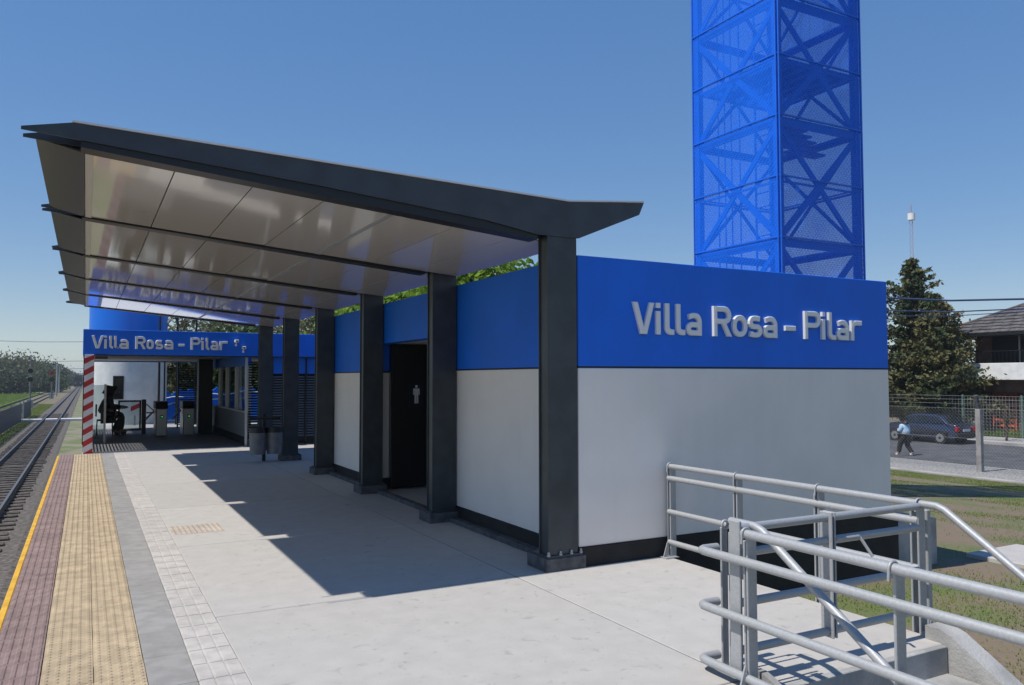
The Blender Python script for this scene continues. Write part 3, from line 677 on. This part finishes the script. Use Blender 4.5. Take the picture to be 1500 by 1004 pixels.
person(gd, Jg, 1.75, 0, 0, cloth_black, cloth_black, black)
sc = T('chair', 'black chair under the seated guard in the hall', 'chair', loc=(.50, 25.9, .012), rz=R(-90))
MB().box(-.21, .21, -.2, .24, .42, .46, .01).build('seat', black, sc); MB().box(-.2, .2, -.24, -.2, .55, .9, .01).build('backrest', black, sc)
for x in (-.18, .18):
    for y in (-.19, .2): MB().tube([(x, y, .43), (x*1.08, y*1.08, 0)], .014, 8).build('leg', black_steel, sc)

# ------------------------------------------------------------------ beyond the hall
tk = T('water_tower', 'round blue and white tower behind the entrance hall', 'tower', loc=(1.42, 33.5, 0))
MB().cyl((0, 0, -.1), 1.35, 2.55, 48).build('white_drum', white_paint, tk); MB().cyl((0, 0, 2.45), 1.352, 4.3, 48).build('blue_drum', mat('drum_blue', (.005, .16, .72), .4), tk)
wn = MB().box(-.55, -.2, -1.36, -1.2, .9, 1.75).build('window', black_steel, tk); MB().box(-.5, -.25, -1.37, -1.36, .95, 1.7).build('pane', glass_m, wn)
wv = T('wave_wall', 'bright blue jagged wall with white wave lines beyond the turnstiles', 'wall', loc=(2.1, 35, 0))
zz = [(0, -.05), (5, -.05), (5, 1.15)]
for i in range(20, -1, -1): zz.append((i*.25, 1.05 + (.18 if i % 2 else 0) + .08*math.sin(i*1.3)))
MB().prism(zz, 0, .12).build('panel', mat('wave_blue', (.01, .19, .80), .5), wv)
for z0 in (.55, .78):
    MB().tube([(.02+i*.2, -.015, z0 + .015*i + .05*math.sin(i*.9+z0*4)) for i in range(24)], .022, 6).build('wave_line', white_paint, wv)
for i, x in enumerate((2.35, 2.95, 3.6)):
    o = T('lamp_post', ('thin dark pole nearest the round tower', 'middle one of three thin dark poles behind the hall', 'thin dark pole farthest from the round tower')[i], 'pole', 'thin poles behind the hall', (x, 31.5, 0))
    MB().tube([(0, 0, -.05), (0, 0, 5.2)], [.045, .03], 8).build('shaft', black_steel, o); MB().tube([(0, 0, 5.15), (.25, 0, 5.3), (.55, 0, 5.3)], .02, 6).build('arm', black_steel, o)
tb = T('barrier_board', 'small red and white striped board beyond the hall gate', 'sign', loc=(1.55, 31.0, 0))
b = MB().box(-.03, .03, 0, .03, 0, .9).build('post', galv, tb); MB().box(-.14, .14, -.02, -.001, .35, .85).build('board', white_paint, tb); MB().prism([(-.14, .5), (.14, .62), (.14, .78), (-.14, .66)], -.024, -.021).build('stripe', red_paint, tb)

# ------------------------------------------------------------------ trees
def leafmat(name, a, b, t=.3): return mat(name, a, .6, c2=b, scale=.9, fac=(.3, .7), trans=t, detail=6, spec=.25)
leaf_bright = leafmat('spring_leaf', (.14, .25, .025), (.27, .40, .05), .45)
leaf_mid = leafmat('mid_leaf', (.045, .085, .02), (.09, .13, .035), .3)
leaf_dark = leafmat('dark_leaf', (.022, .042, .016), (.05, .075, .025), .2)
leaf_far = leafmat('far_leaf', (.055, .075, .04), (.10, .12, .065), .25)  # leaf colour lightened and greyed, distance haze painted in
leaf_grey = leafmat('sparse_leaf', (.10, .12, .05), (.17, .17, .09), .3)
needle_m = mat('needles', (.06, .08, .034), .7, c2=(.25, .20, .08), scale=.6, fac=(.45, .75), trans=.1, spec=.2, detail=6)
def leaves(name, C, L, m, parent):
    n = len(C); a = rng.normal(size=(n, 3)); a /= np.linalg.norm(a, axis=1)[:, None]
    b = np.cross(a, rng.normal(size=(n, 3))); b /= np.linalg.norm(b, axis=1)[:, None]
    s = L*(.6+.8*rng.random((n, 1)))
    P = np.stack([C-a*s, C+b*s*.5, C+a*s, C-b*s*.5], 1)
    return quads(name, P, m, parent)
def tree(name, label, loc, h, rad, m, n, L, group=None, crown0=.3, bare=0, clumps=30, cat='tree'):
    t = T(name, label, cat, group, loc); tr = MB(); b0 = h*crown0
    tr.tube([(0, 0, -.2), (.03*h, 0, h*.3), (.0, .02*h, h*.6), (.02*h, 0, h*.88)], [h*.028, h*.021, h*.013, h*.004], 8)
    CC = []
    for i in range(clumps):
        q = rng.random()*2*math.pi; zf = rng.random(); z = b0+(h-b0)*zf*.95
        rr = rad*math.sqrt(max(.05, 1-(2*zf-.9)**2/1.3))*(.35+.65*rng.random()); c = np.array([rr*math.cos(q), rr*math.sin(q), z]); CC.append(c)
        s = max(h*.2, z-.3*rr-.1*h); tr.tube([(.01*h, 0, s), (c[0]*.5, c[1]*.5, (s+z)/2+.04*h), tuple(c)], [h*.009, h*.006, h*.002], 5, False)
        if bare:
            for k in range(bare):
                e = c + rng.normal(size=3)*rad*.3; tr.tube([tuple(c*.75+np.array([0, 0, z*.25])*.9), tuple((c+e)/2), tuple(e)], [h*.004, h*.003, h*.001], 3, False)
    tr.build('trunk', bark, t)
    CC = np.array(CC); idx = rng.integers(0, len(CC), n); sg = rad*(.13+.12*rng.random(len(CC)))
    C = CC[idx] + rng.normal(size=(n, 3))*sg[idx][:, None]*np.array([1.15, 1.15, .8])
    leaves('crown', C, L, m, t); return t
def conifer(label, loc, h, rad, n, group):
    t = T('conifer', label, 'tree', group, loc); tr = MB(); tr.tube([(0, 0, -.2), (0, 0, h*.5), (.05, 0, h*.98)], [h*.022, h*.014, h*.002], 8); C = []
    nb = 150
    for i in range(nb):
        zf = (i+.5)/nb; z = h*(.06+.92*zf); L = rad*(1-zf)**.8*(.35+1.0*rng.random())+.12; q = i*2.4+rng.random(); dr_ = .18+.25*zf
        d = np.array([math.cos(q), math.sin(q), dr_]); e = np.array([0, 0, z]) + d*L
        tr.tube([(0, 0, z), tuple(np.array([0, 0, z])+d*L*.5-np.array([0, 0, .06*L])), tuple(e)], [h*.005, h*.003, h*.001], 4, False)
        k = int(n/nb*(.35+1.3*(1-zf))); u = rng.random(k)**.6
        p = np.array([0, 0, z]) + d*L*u[:, None] + rng.normal(size=(k, 3))*np.array([.14, .14, .075])*(.42+L*.32); C.append(p)
    tr.build('trunk', bark, t); leaves('crown', np.concatenate(C), .13, needle_m, t); return t
# behind the building, seen between canopy and wall
tree('leafy_tree', 'bright green leafy tree showing above the wall beside the nearest column', (11.2, 23.5, -1.1), 6.7, 2.6, leaf_bright, 16000, .12, 'trees behind the building', clumps=50)
tree('leafy_tree', 'bright green leafy tree showing over the wall between the second and third columns', (10.6, 29, -1.1), 6.6, 2.6, leaf_bright, 12000, .13, 'trees behind the building', clumps=45)
tree('leafy_tree', 'yellowish thin leafed tree showing over the wall beside the fourth column', (9.0, 34, -1.1), 6.6, 2.6, leaf_grey, 5000, .12, 'trees behind the building', bare=2)
tree('leafy_tree', 'thin budding tree above the fascia behind the rear columns', (8.0, 44, -1.1), 7.4, 3.4, leaf_grey, 4500, .12, 'trees behind the building', bare=3)
tree('leafy_tree', 'half bare tree above the fascia lettering beside the dark poles', (4.6, 48, -1.1), 7.3, 3.2, leaf_grey, 2200, .11, 'trees behind the building', bare=4)
tree('leafy_tree', 'brownish thicket tree seen through the hall behind the wavy wall', (4.2, 40, -.5), 4.2, 2.4, leaf_grey, 5000, .13, 'trees behind the building', crown0=.05, bare=2)
tree('leafy_tree', 'green tree seen through the hall louvres', (6.6, 39, -.5), 4.6, 2.4, leaf_mid, 6000, .13, 'trees behind the building', crown0=.05)
# right: conifers and garden trees
conifer('tall dark conifer with thin pointed top beside the building corner', (43.5, 30.2, -1.5), 10.4, 3.8, 18000, 'conifers across the street')
conifer('shorter bushy dark conifer leaning next to the house', (42.8, 28.2, -1.5), 8.0, 2.5, 12000, 'conifers across the street')
conifer('dark conifer half hidden by the building corner', (42, 33.2, -1.5), 7.2, 3.2, 10000, 'conifers across the street')
tree('garden_tree', 'pale green airy tree between the conifer and the house', (52, 34.5, -1.5), 6.6, 3.2, leaf_grey, 6000, .14, None, clumps=40)
tree('hedge_shrub', 'dark evergreen shrub under the conifers behind the mesh fence', (44.0, 29.2, -1.5), 3.0, 2.0, leaf_dark, 6000, .12, None, crown0=.05)
tree('sapling', 'thin staked young tree in the far pavement', (40.2, 23.0, -1.49), 2.3, .35, leaf_mid, 60, .06, None, clumps=6)
# left: tree line beyond the tracks
LT = [(-4, 215, 520, 8, leaf_grey, 'grey half bare tree at the far left edge of the tree line'), (7, 190, 541, 6, leaf_far, 'low dark tree at the left edge beneath the bare tree'), (18, 220, 521, 6.5, leaf_grey, 'greyish budding tree left of the nearer signal'), (34, 230, 523, 6.5, leaf_far, 'dark round tree left of and behind the nearer signal'),
      (47, 235, 529, 6.5, leaf_far, 'dark tree just right of the nearer signal'), (56, 225, 545, 5.5, leaf_mid, 'mid green lower tree between the two signals'), (73, 270, 530, 5, leaf_far, 'tall round topped tree behind the red signal'), (90, 420, 547, 8, leaf_far, 'distant dark tree beside the line poles'),
      (99, 480, 551, 9, leaf_far, 'distant low tree along the track'), (108, 520, 555, 9, leaf_far, 'farthest tree right above the track')]
for px_, Y, ty_, rd, m, lab in LT:
    p = at(px_, ty_, 1, Y); tree('line_tree', lab, (p.x, Y, -1.4), (p.z+1.4)*.86, rd, m, 4500, .34 if Y < 300 else .6, 'tree line beyond the tracks', crown0=.08, clumps=44, bare=(2 if m is leaf_grey else 0))
p0 = [at(x, 560, 1, 300) for x in range(-30, 114, 8)]
C = np.concatenate([np.array([q.x*(300+i*14)/300, 300+i*14, 0]) + rng.normal(size=(900, 3))*np.array([5, 6, 1.4]) + np.array([0, 0, .6]) for i, q in enumerate(p0)])
hb = leaves('woodland', C, .6, leaf_far, None); hb['kind'] = 'stuff'; hb['label'] = 'far scrub and woodland along the railway'

# ------------------------------------------------------------------ grass
def grass(name, X0, X1, Y0, Y1, n, hgt, m, thr, label):
    x = rng.uniform(X0, X1, n); y = rng.uniform(Y0, Y1, n)
    f = np.sin(x*1.1+1.3*np.sin(y*.7))+np.sin(y*1.5+np.sin(x*.9)*1.7)+.8*np.sin(x*3.1+y*2.3)+1.0*rng.normal(size=n)
    if X0 > 0: f = f + np.where(x > 22.3, 3, 0) + np.where((x < 8) & (y < 5.7), .5, 0)
    k = f > thr; x, y = x[k], y[k]; n = len(x)
    px_, pz_ = np.array([a for a, _ in prof]), np.array([b for _, b in prof]); z = np.where(x < -8.3, -1.40, np.interp(x, px_, pz_))-.01
    q = rng.uniform(0, 2*np.pi, n); h = hgt*rng.uniform(.5, 1.4, n); wd = .005+.07*hgt
    d = np.stack([np.cos(q)*wd, np.sin(q)*wd, np.zeros(n)], 1); b = np.stack([x, y, z], 1)
    tip = b + np.stack([rng.normal(size=n)*hgt*.5, rng.normal(size=n)*hgt*.5, h], 1)
    o = quads(name, np.stack([b-d, b+d, tip], 1), m); o['kind'] = 'stuff'; o['label'] = label
blade = mat('grass_blade', (.11, .19, .025), .6, c2=(.21, .29, .045), scale=1.2, fac=(.3, .7), trans=.35, spec=.2)
blade2 = mat('dry_grass_blade', (.22, .24, .06), .7, c2=(.16, .27, .05), scale=.3, fac=(.3, .7), trans=.3, spec=.2)
grass('lawn_grass', 5.0, 25.0, 1.5, 19, 420000, .032, blade, 1.0, 'patchy short green grass on the lawn')
struct(MB().box(-70, -8.3, 10, 900, -1.9, -1.40).build('field', mat('field_grass', (.10, .15, .035), .95, c2=(.17, .21, .06), scale=.25, bump=.8, bscale=5, fac=(.35, .65), detail=10)))
grass('field_grass', -34, -8.4, 60, 190, 90000, .22, blade2, -9, 'green meadow grass beyond the second track')
grass('trackside_grass', -8, -3.6, 30, 120, 60000, .12, blade2, -.3, 'rough grass beside the railway tracks')
grass('far_garden_grass', 42.6, 46, 16, 30, 16000, .35, blade, -3, 'long grass in front of the house behind the mesh fence')
tag(MB().box(9.75, 10.85, 5.35, 6.12, -.75, -.545, .01).build('concrete_cover', concrete), 'pale concrete inspection cover lying on the lawn', 'cover')

# ------------------------------------------------------------------ railway
bm_ = MB(); bm_.prism([(-3.9, -1.72), (-.9, -1.72), (-1.1, -1.665), (-3.5, -1.665)], -10, 600)
struct(bm_.build('ballast_bed', ballast)); struct(MB().prism([(-8.2, -1.72), (-4.9, -1.72), (-5.3, -1.63), (-7.8, -1.63)], 20, 700).build('second_ballast_bed', ground_m))
struct(MB().box(-1.0, 1.2, 19.9, 300, -1.75, -1.672).build('trackside_strip', mat('trackside', (.12, .16, .045), .95, c2=(.24, .21, .15), scale=.9, bump=.8, bscale=10, fac=(.4, .58), detail=10)))
struct(MB().box(-.9, -.45, -10, 19.9, -1.75, -1.66).build('cess_path', gravel))
def track(label, xc, y0, y1, ns, pitch, ys_, gz_):
    t = T('railway_track', label, 'railway track', None, (xc, 0, gz_))
    for s in (-1, 1):
        x = s*.535; r = MB().prism([(x-.055, 0), (x+.055, 0), (x+.055, .012), (x+.009, .03), (x+.009, .10), (x+.034, .108), (x+.034, .138), (x-.034, .138), (x-.034, .108), (x-.009, .10), (x-.009, .03), (x-.055, .012)], y0, y1)
        ro = r.build('rail', rail_m, t); MB().box(x-.030, x+.030, y0, y1, .1385, .1415).build('rail_head', rail_top, ro)
    me = MB().box(-.95, .95, -.11, .11, -.12, .0, .012).mesh('sleeper'); me.materials.append(wood)
    for i in range(ns):
        o = link('sleeper', me, None, t, (random.uniform(-.04, .04), ys_+i*pitch, random.uniform(-.012, .008))); o.rotation_euler.z = random.uniform(-.02, .02)
track('near railway track on wooden sleepers beside the platform edge', -2.31, -10, 500, 120, .62, 12, -1.625)
track('second railway track in the grass behind the grey fence', -6.3, 75, 520, 60, .7, 80, -1.60)
fc = T('foot_crossing', 'pale concrete strip crossing the near track', 'crossing')
for x0, x1 in ((-4.5, -2.95), (-2.72, -1.9), (-1.68, -.2)): MB().box(x0, x1, 71.6, 72.7, -1.66, -1.49, .01).build('plank', white_paint, fc)
pf = T('palisade_fence', 'grey metal paling fence between the two tracks', 'fence')
pgrey = mat('paling_grey', (.055, .068, .085), .6)
for a, b in ((40, 72.5), (75.5, 84)):
    n = int((b-a)/.34); me = MB().box(-.02, .02, -.11, .11, .0, 1.35).mesh('paling'); me.materials.append(pgrey)
    for i in range(n): link('paling', me, None, pf, (-4.38+.003*(a+i*.34-60), a+i*.34, -1.62))
    for z in (.35, 1.1): MB().bar((-4.44+.003*(a-60), a, -1.62+z), (-4.44+.003*(b-60), b, -1.62+z), .04, .06).build('fence_rail', pgrey, pf)
    for y in np.arange(a, b+.1, 8): MB().box(-4.52+.003*(y-60), -4.40+.003*(y-60), y-.06, y+.06, -1.7, -.15).build('post', concrete, pf)
def signal(label, px_, Y, base_y, head_ys, color, topy, group='railway signals'):
    p = at(px_, base_y, 1, Y); t = T('railway_signal', label, 'signal', group, (p.x, Y, -1.6)); zt = at(px_, topy, 1, Y).z+1.6
    MB().tube([(0, 0, 0), (0, 0, zt)], [.10, .06], 10).build('mast', mat('signal_grey', (.16, .16, .165), .6), t)
    for i, hy in enumerate(head_ys):
        z = at(px_, hy, 1, Y).z+1.6; s = Y/1157*2.9
        o = MB().cyl((0, -.15, z), s, -.05, 24, 1).build('target_disc', red_paint if (color and i == 0) else black, t); MB().tube([(0, -.22, z), (0, -.5, z)], s*.3, 12).build('lamp_hood', black, o)
    MB().box(-.3, .3, .05, .7, 0, .9).build('relay_box', galv, t); MB().box(-.05, .05, .08, .13, .5, zt-.2).build('ladder', galv, t)
signal('railway signal mast with two black discs by the trees', 44, 105, 578, (543.5, 556), False, 520)
signal('railway signal with red disc farther along the track', 75.5, 150, 572, (547, 556), True, 541)
for i, (px_, Y, tp, lab) in enumerate(((83, 170, 533, 'nearest thin line pole with crossarm beside the red signal'), (86.5, 210, 538, 'middle thin line pole right of the red signal'), (93, 300, 548, 'farthest thin line pole toward the train'))):
    p = at(px_, 560, 1, Y); t = T('line_pole', lab, 'pole', 'line poles along the railway', (p.x, Y, -1.6)); zt = at(px_, tp, 1, Y).z+1.6
    MB().tube([(0, 0, 0), (0, 0, zt)], [.16, .1], 8).build('shaft', galv, t); MB().box(-.9, .9, -.06, .06, zt-.5, zt-.35).build('crossarm', galv, t)
tn = T('train', 'dark distant locomotive standing on the near track', 'train', loc=(-2.5, 330, -1.5))
MB().box(-1.4, 1.4, 0, 14, 1.0, 3.9, .15).build('body', black_steel, tn); MB().box(-1.1, 1.1, -.04, .0, 2.4, 3.4).build('windscreen', glass_m, tn); MB().box(-1.3, 1.3, -.3, 13, .3, 1.0).build('underframe', black, tn); MB().box(-1.2, 1.2, 1, 5, 3.9, 4.5, .1).build('cab_roof', black_steel, tn)
for x in (-.8, .8): MB().cyl((x, -.06, 1.6), .16, .05, 12, 1).build('headlight', white_paint, tn)

# ------------------------------------------------------------------ street side: fences, car, house, mast, wires
cf = T('chain_link_fence', 'tall chain link fence with concrete posts along the near side of the street', 'fence')
conp = mat('post_concrete', (.27, .26, .25), .9, var=.15, scale=4, bump=.2)
for y in (12.2, 16.6, 24.6, 29):
    MB().box(27.33, 27.51, y-.09, y+.09, -1.7, .55, .012).build('post', conp, cf)
    MB().bar((27.42, y, .5), (27.25, y, 1.02), .12, .12).build('post_arm', dark_conc, cf)
wires = MB(); y0, y1, z0, z1 = 8., 32., -1.55, .55; Lh = z1-z0; pt = .125
fwire = mat('fence_wire', (.30, .31, .31), .5, metal=.3)
V = []; F = []
def wire(a, b, r=.0026):
    a = Vector(a); b = Vector(b); t = (b-a).normalized(); o = t.orthogonal().normalized(); q = t.cross(o); k = len(V)
    for p in (a, b):
        for j in range(3): V.append(tuple(p + (o*math.cos(j*2.094)+q*math.sin(j*2.094))*r))
    for j in range(3): F.append((k+j, k+(j+1) % 3, k+3+(j+1) % 3, k+3+j))
y = y0-Lh
while y < y1:
    wire((27.42, y, z0), (27.42, y+Lh, z1)); wire((27.424, y, z1), (27.424, y+Lh, z0)); y += pt
me = bpy.data.meshes.new('wire_mesh'); me.from_pydata(V, [], F); o = link('wire_mesh', me, fwire, cf); o['kind'] = 'stuff'
for z in (z0, -.5, z1, .72, .87, 1.0):
    dx = 0 if z <= z1 else -(z-.55)*.33
    MB().tube([(27.42+dx, y0, z), (27.42+dx, y1, z)], .005, 5).build('strand_wire', fwire, cf)
mf = T('mesh_fence', 'green posted welded mesh fence along the far pavement', 'fence')
gpost = mat('green_post', (.10, .17, .14), .5)
V = []; F = []
for y in np.arange(14, 40, .17): wire((42.35, y, -1.45), (42.35, y, .62), .006)
for z in np.arange(-1.4, .65, .17): wire((42.356, 14, z), (42.356, 40, z), .006)
me = bpy.data.meshes.new('wire_mesh'); me.from_pydata(V, [], F); o = link('wire_mesh', me, galv, mf); o['kind'] = 'stuff'
for y in (17, 20.2, 23.4, 26.5, 29.8, 33): MB().box(42.31, 42.39, y-.04, y+.04, -1.6, .72).build('post', gpost, mf)
# house
hs = T('house', 'two storey house with dark tiled hip roof, white balcony and red lattice door', 'house', loc=(46, 14.7, -1.5))
hw = mat('house_wall', (.15, .085, .06), .8, var=.2, scale=2); htile = mat('roof_tile', (.11, .10, .098), .8, var=.3, scale=2.2, bump=.3, bscale=12); ridge_m = mat('ridge_tile', (.42, .12, .08), .7)
MB().box(.6, 9, 0, 13.6, 0, 5.6).build('wall', hw, hs)
bl = MB().box(-.9, 1.0, -.2, 14.2, 3.0, 3.95, .02).build('balcony', white_paint, hs)
rl = MB()
for y in np.arange(0, 14, .22): rl.box(-.8, -.775, y, y+.02, 3.95, 4.6)
rl.box(-.82, -.76, -.1, 14.1, 4.6, 4.65); rl.build('balcony_railing', black_steel, bl)
MB().box(.55, .61, 9.4, 12.6, 3.96, 5.5).build('window', black, hs); MB().box(.5, .56, 11.0, 11.08, 3.96, 5.5).build('window_frame', alu, hs)
MB().box(-.4, .6, 0, 13.6, 2.3, 3.0).build('porch_beam', hw, hs)
dp = mat('red_lattice', (.58, .11, .035), .6)
ddo = MB(); yd = 11.25; ddo.box(.4, .5, yd, yd+.12, 0, 2.25).box(.4, .5, yd+1.2, yd+1.32, 0, 2.25).box(.4, .5, yd+.6, yd+.72, 0, 2.25)
for i in range(8): ddo.box(.41, .49, yd+.1, yd+1.22, .02+i*.30, .16+i*.30)
ddo.build('door', dp, hs)
for y in np.arange(8, 14, .28): MB().box(-.02, .0, y, y+.025, .0, 2.3).build('porch_bar', hw, hs)
MB().box(-.04, .02, 7.9, 14, 2.28, 2.34).build('porch_bar', hw, hs)
# hip roof: base planes plus courses of single tiles
E0, ez, rz_, = (-1.3, -1.5, 10.5, 15.1), 5.65, 8.6
x0, y0_, x1, y1_ = E0; mx = (x0+x1)/2; hd = mx-x0
rf = MB().add([(x0, y0_, ez), (x1, y0_, ez), (x1, y1_, ez), (x0, y1_, ez), (mx, y0_+hd, rz_), (mx, y1_-hd, rz_)], [(0, 3, 5, 4), (1, 4, 5, 2), (0, 4, 1), (3, 2, 5), (0, 1, 2, 3)]).build('roof', htile, hs)
MB().box(x0-.02, x1+.02, y0_-.02, y1_+.02, ez-.16, ez-.02).build('eave_board', black_steel, rf)
tlm = MB().add([(0, 0, .05), (0, .52, .05), (.44, .52, .0), (.44, 0, .0), (0, 0, 0), (0, .52, 0)], [(0, 1, 2, 3), (4, 5, 1, 0), (0, 3, 4), (1, 5, 2)]).mesh('tile'); tlm.materials.append(htile)
sl_ = (rz_-ez)/hd; cnt = 0
for r_ in range(12):
    d = r_*.40; n0, n1 = y0_+d+.1, y1_-d-.6; i = 0
    yv = n1
    while yv > max(n0, 4.0):
        o = link('tile', tlm, None, rf, (x0+d, yv, ez+d*sl_+.006)); o.rotation_euler = (0, -math.atan(sl_), 0); yv -= .55; cnt += 1
MB().tube([(x0, y1_, ez+.04), (mx, y1_-hd, rz_+.04)], .07, 6).build('hip_ridge', htile, rf); MB().tube([(x0+.1, y1_-.1, ez+.13), (x0+1.3, y1_-1.3, ez+.13+1.2*sl_)], .05, 6).build('hip_ridge', ridge_m, rf)
# car
cr = T('parked_car', 'dark blue hatchback parked at the far kerb of the street', 'car', loc=(37.85, 25.6, -1.61))
navy = mat('navy_paint', (.02, .026, .055), .22, coat=.8, spec=.6); tyre_m = rubber; hub = mat('hub_grey', (.32, .32, .32), .4, metal=.5); bump_m = mat('black_trim', (.02, .02, .022), .6)
side = [(-2.02, .32), (-2.06, .55), (-2.04, .78), (-1.95, .95), (-1.55, 1.02), (-1.15, 1.33), (-.75, 1.42), (.1, 1.43), (.55, 1.36), (1.05, 1.0), (1.55, .92), (1.95, .80), (2.06, .62), (2.06, .35), (1.9, .24), (-1.9, .24)]
def hwid(z, y): return (.82 if z < .75 else .82-.26*(z-.75)/.68) * (1-.07*max(0, abs(y)-1.5)/.5)
vs = []; n = len(side)
for s in (-1, 1): vs += [(s*hwid(z, y), y, z) for y, z in side]
cb = MB(); cb.add(vs, [tuple(range(n)), tuple(range(2*n-1, n-1, -1))] + [(i, (i+1) % n, n+(i+1) % n, n+i) for i in range(n)])
body = cb.build('body', navy, cr); bv = body.modifiers.new('bevel', 'BEVEL'); bv.width = .05; bv.segments = 3
gl = glass('car_glass', (.25, .3, .32), .75)
for s in (-1, 1):
    def sd(y, z, o=.012): return (s*(hwid(z, y)+o), y, z)
    MB().add([sd(-1.38, 1.0), sd(-.62, .98), sd(-.62, 1.33), sd(-1.02, 1.30)], [(0, 1, 2, 3)]).build('window', gl, cr)
    MB().add([sd(-.55, .98), sd(.12, .97), sd(.12, 1.35), sd(-.55, 1.34)], [(0, 1, 2, 3)]).build('window', gl, cr)
    MB().add([sd(.18, .97), sd(.92, .96), sd(.56, 1.28), sd(.18, 1.34)], [(0, 1, 2, 3)]).build('window', gl, cr)
    MB().bar(sd(-1.6, .56, .008), sd(1.5, .54, .008), .03, .07).build('side_strip', bump_m, cr)
    MB().box(s*.86-.07, s*.86+.07, .72, .88, .95, 1.08, .02).build('mirror', navy, cr)
    for y in (-1.24, 1.22):
        MB().cyl((s*.70, y, .30), .335, s*.135, 28, 0).build('wheel_arch', black, cr)
        wh = MB().cyl((s*.70, y, .295), .295, s*.15, 28, 0).build('wheel', tyre_m, cr); hbm = MB().cyl((s*.855, y, .295), .20, s*.012, 20, 0).build('hub_cap', hub, wh)
        MB().cyl((s*.868, y, .295), .07, s*.006, 10, 0).build('hub_centre', bump_m, hbm)
    MB().box(s*.69-.13, s*.69+.13, -2.10, -1.98, .62, .84, .02).build('tail_light', mat('tail_red', (.45, .01, .015), .25), cr)
    MB().box(s*.6-.15, s*.6+.15, 1.99, 2.08, .6, .74, .02).build('headlight', alu, cr)
MB().add([(-.58, -1.60, 1.015), (.58, -1.60, 1.015), (.5, -1.17, 1.335), (-.5, -1.17, 1.335)], [(0, 1, 2, 3)]).build('rear_window', gl, cr)
MB().box(-.78, .78, -2.13, -1.98, .30, .56, .04).build('rear_bumper', bump_m, cr); MB().box(-.78, .78, 1.98, 2.13, .28, .52, .04).build('front_bumper', bump_m, cr)
MB().box(-.26, .26, -2.085, -2.06, .62, .74).build('number_plate', white_paint, cr)
# mast and wires
ms = T('radio_mast', 'thin lattice radio mast with white drum far behind the conifer', 'mast', loc=(at(1337, 400, 1, 90).x, 90, -1.5))
zt = at(1337, 306, 1, 90).z+1.5; b = MB()
for q in range(3): b.tube([(.4*math.cos(q*2.1), .4*math.sin(q*2.1), 0), (.3*math.cos(q*2.1), .3*math.sin(q*2.1), zt-1.5)], .025, 5)
for i in range(int(zt/1.0)):
    for q in range(3): b.tube([(.38*math.cos(q*2.1), .38*math.sin(q*2.1), i*1.), (.38*math.cos((q+1)*2.1), .38*math.sin((q+1)*2.1), i+1.)], .018, 4)
b.build('lattice', mat('mast_red_white', (.42, .30, .30), .6), ms); MB().cyl((0, 0, zt-2.1), .62, 1.2, 16).build('drum', white_paint, ms); MB().tube([(0, 0, zt-1), (0, 0, zt+.6)], .05, 5).build('tip', red_paint, ms)
for i, (ya, yb, lab) in enumerate(((436, 438, 'upper thick blue overhead cable crossing before the house'), (455, 452, 'second overhead cable below the thick one'), (463, 456, 'lowest thin overhead cable near the roof'))):
    A = at(1290, ya, 0, 36+i); B = at(1512, yb, 0, 36+i); A2 = A + (A-B)*1.5; B2 = B + (B-A)*.6
    tag(MB().tube([A2, (A2+A)/2+Vector((0, 0, -.05)), A, (A+B)/2-Vector((0, 0, .12)), B, B2], (.045, .03, .02)[i], 6).build('overhead_cable', mat('cable', (.012, .03, .10), .5)), lab, 'cable', 'overhead cables on the street')
for i, (ya, yb) in enumerate(((499, 501), (529, 529), (541, 540))):
    A = at(-20, ya, 1, 120+i*10); B = at(125, yb, 1, 120+i*10)
    tag(MB().tube([A, (A+B)/2-Vector((0, 0, .1)), B, B+(B-A)*.8], .03, 5).build('line_wire', mat('wire_grey', (.10, .10, .11), .6)), ('highest faint line wire over the tracks', 'middle faint line wire over the tracks', 'lowest faint line wire over the tracks')[i], 'wire', 'line wires over the tracks')

hz = bpy.data.materials.new('haze'); hz.use_nodes = True; hn = hz.node_tree; hn.nodes.remove(hn.nodes['Principled BSDF'])
pv = hn.nodes.new('ShaderNodeVolumePrincipled'); pv.inputs['Color'].default_value = (.86, .92, 1, 1); pv.inputs['Density'].default_value = .0004; pv.inputs['Anisotropy'].default_value = .2
hn.links.new(pv.outputs[0], hn.nodes['Material Output'].inputs['Volume'])
ho = MB().box(-2600, 2600, -320, 3100, -4, 26).build('haze', hz); ho['kind'] = 'stuff'; ho['label'] = 'thin pale haze over the distance'
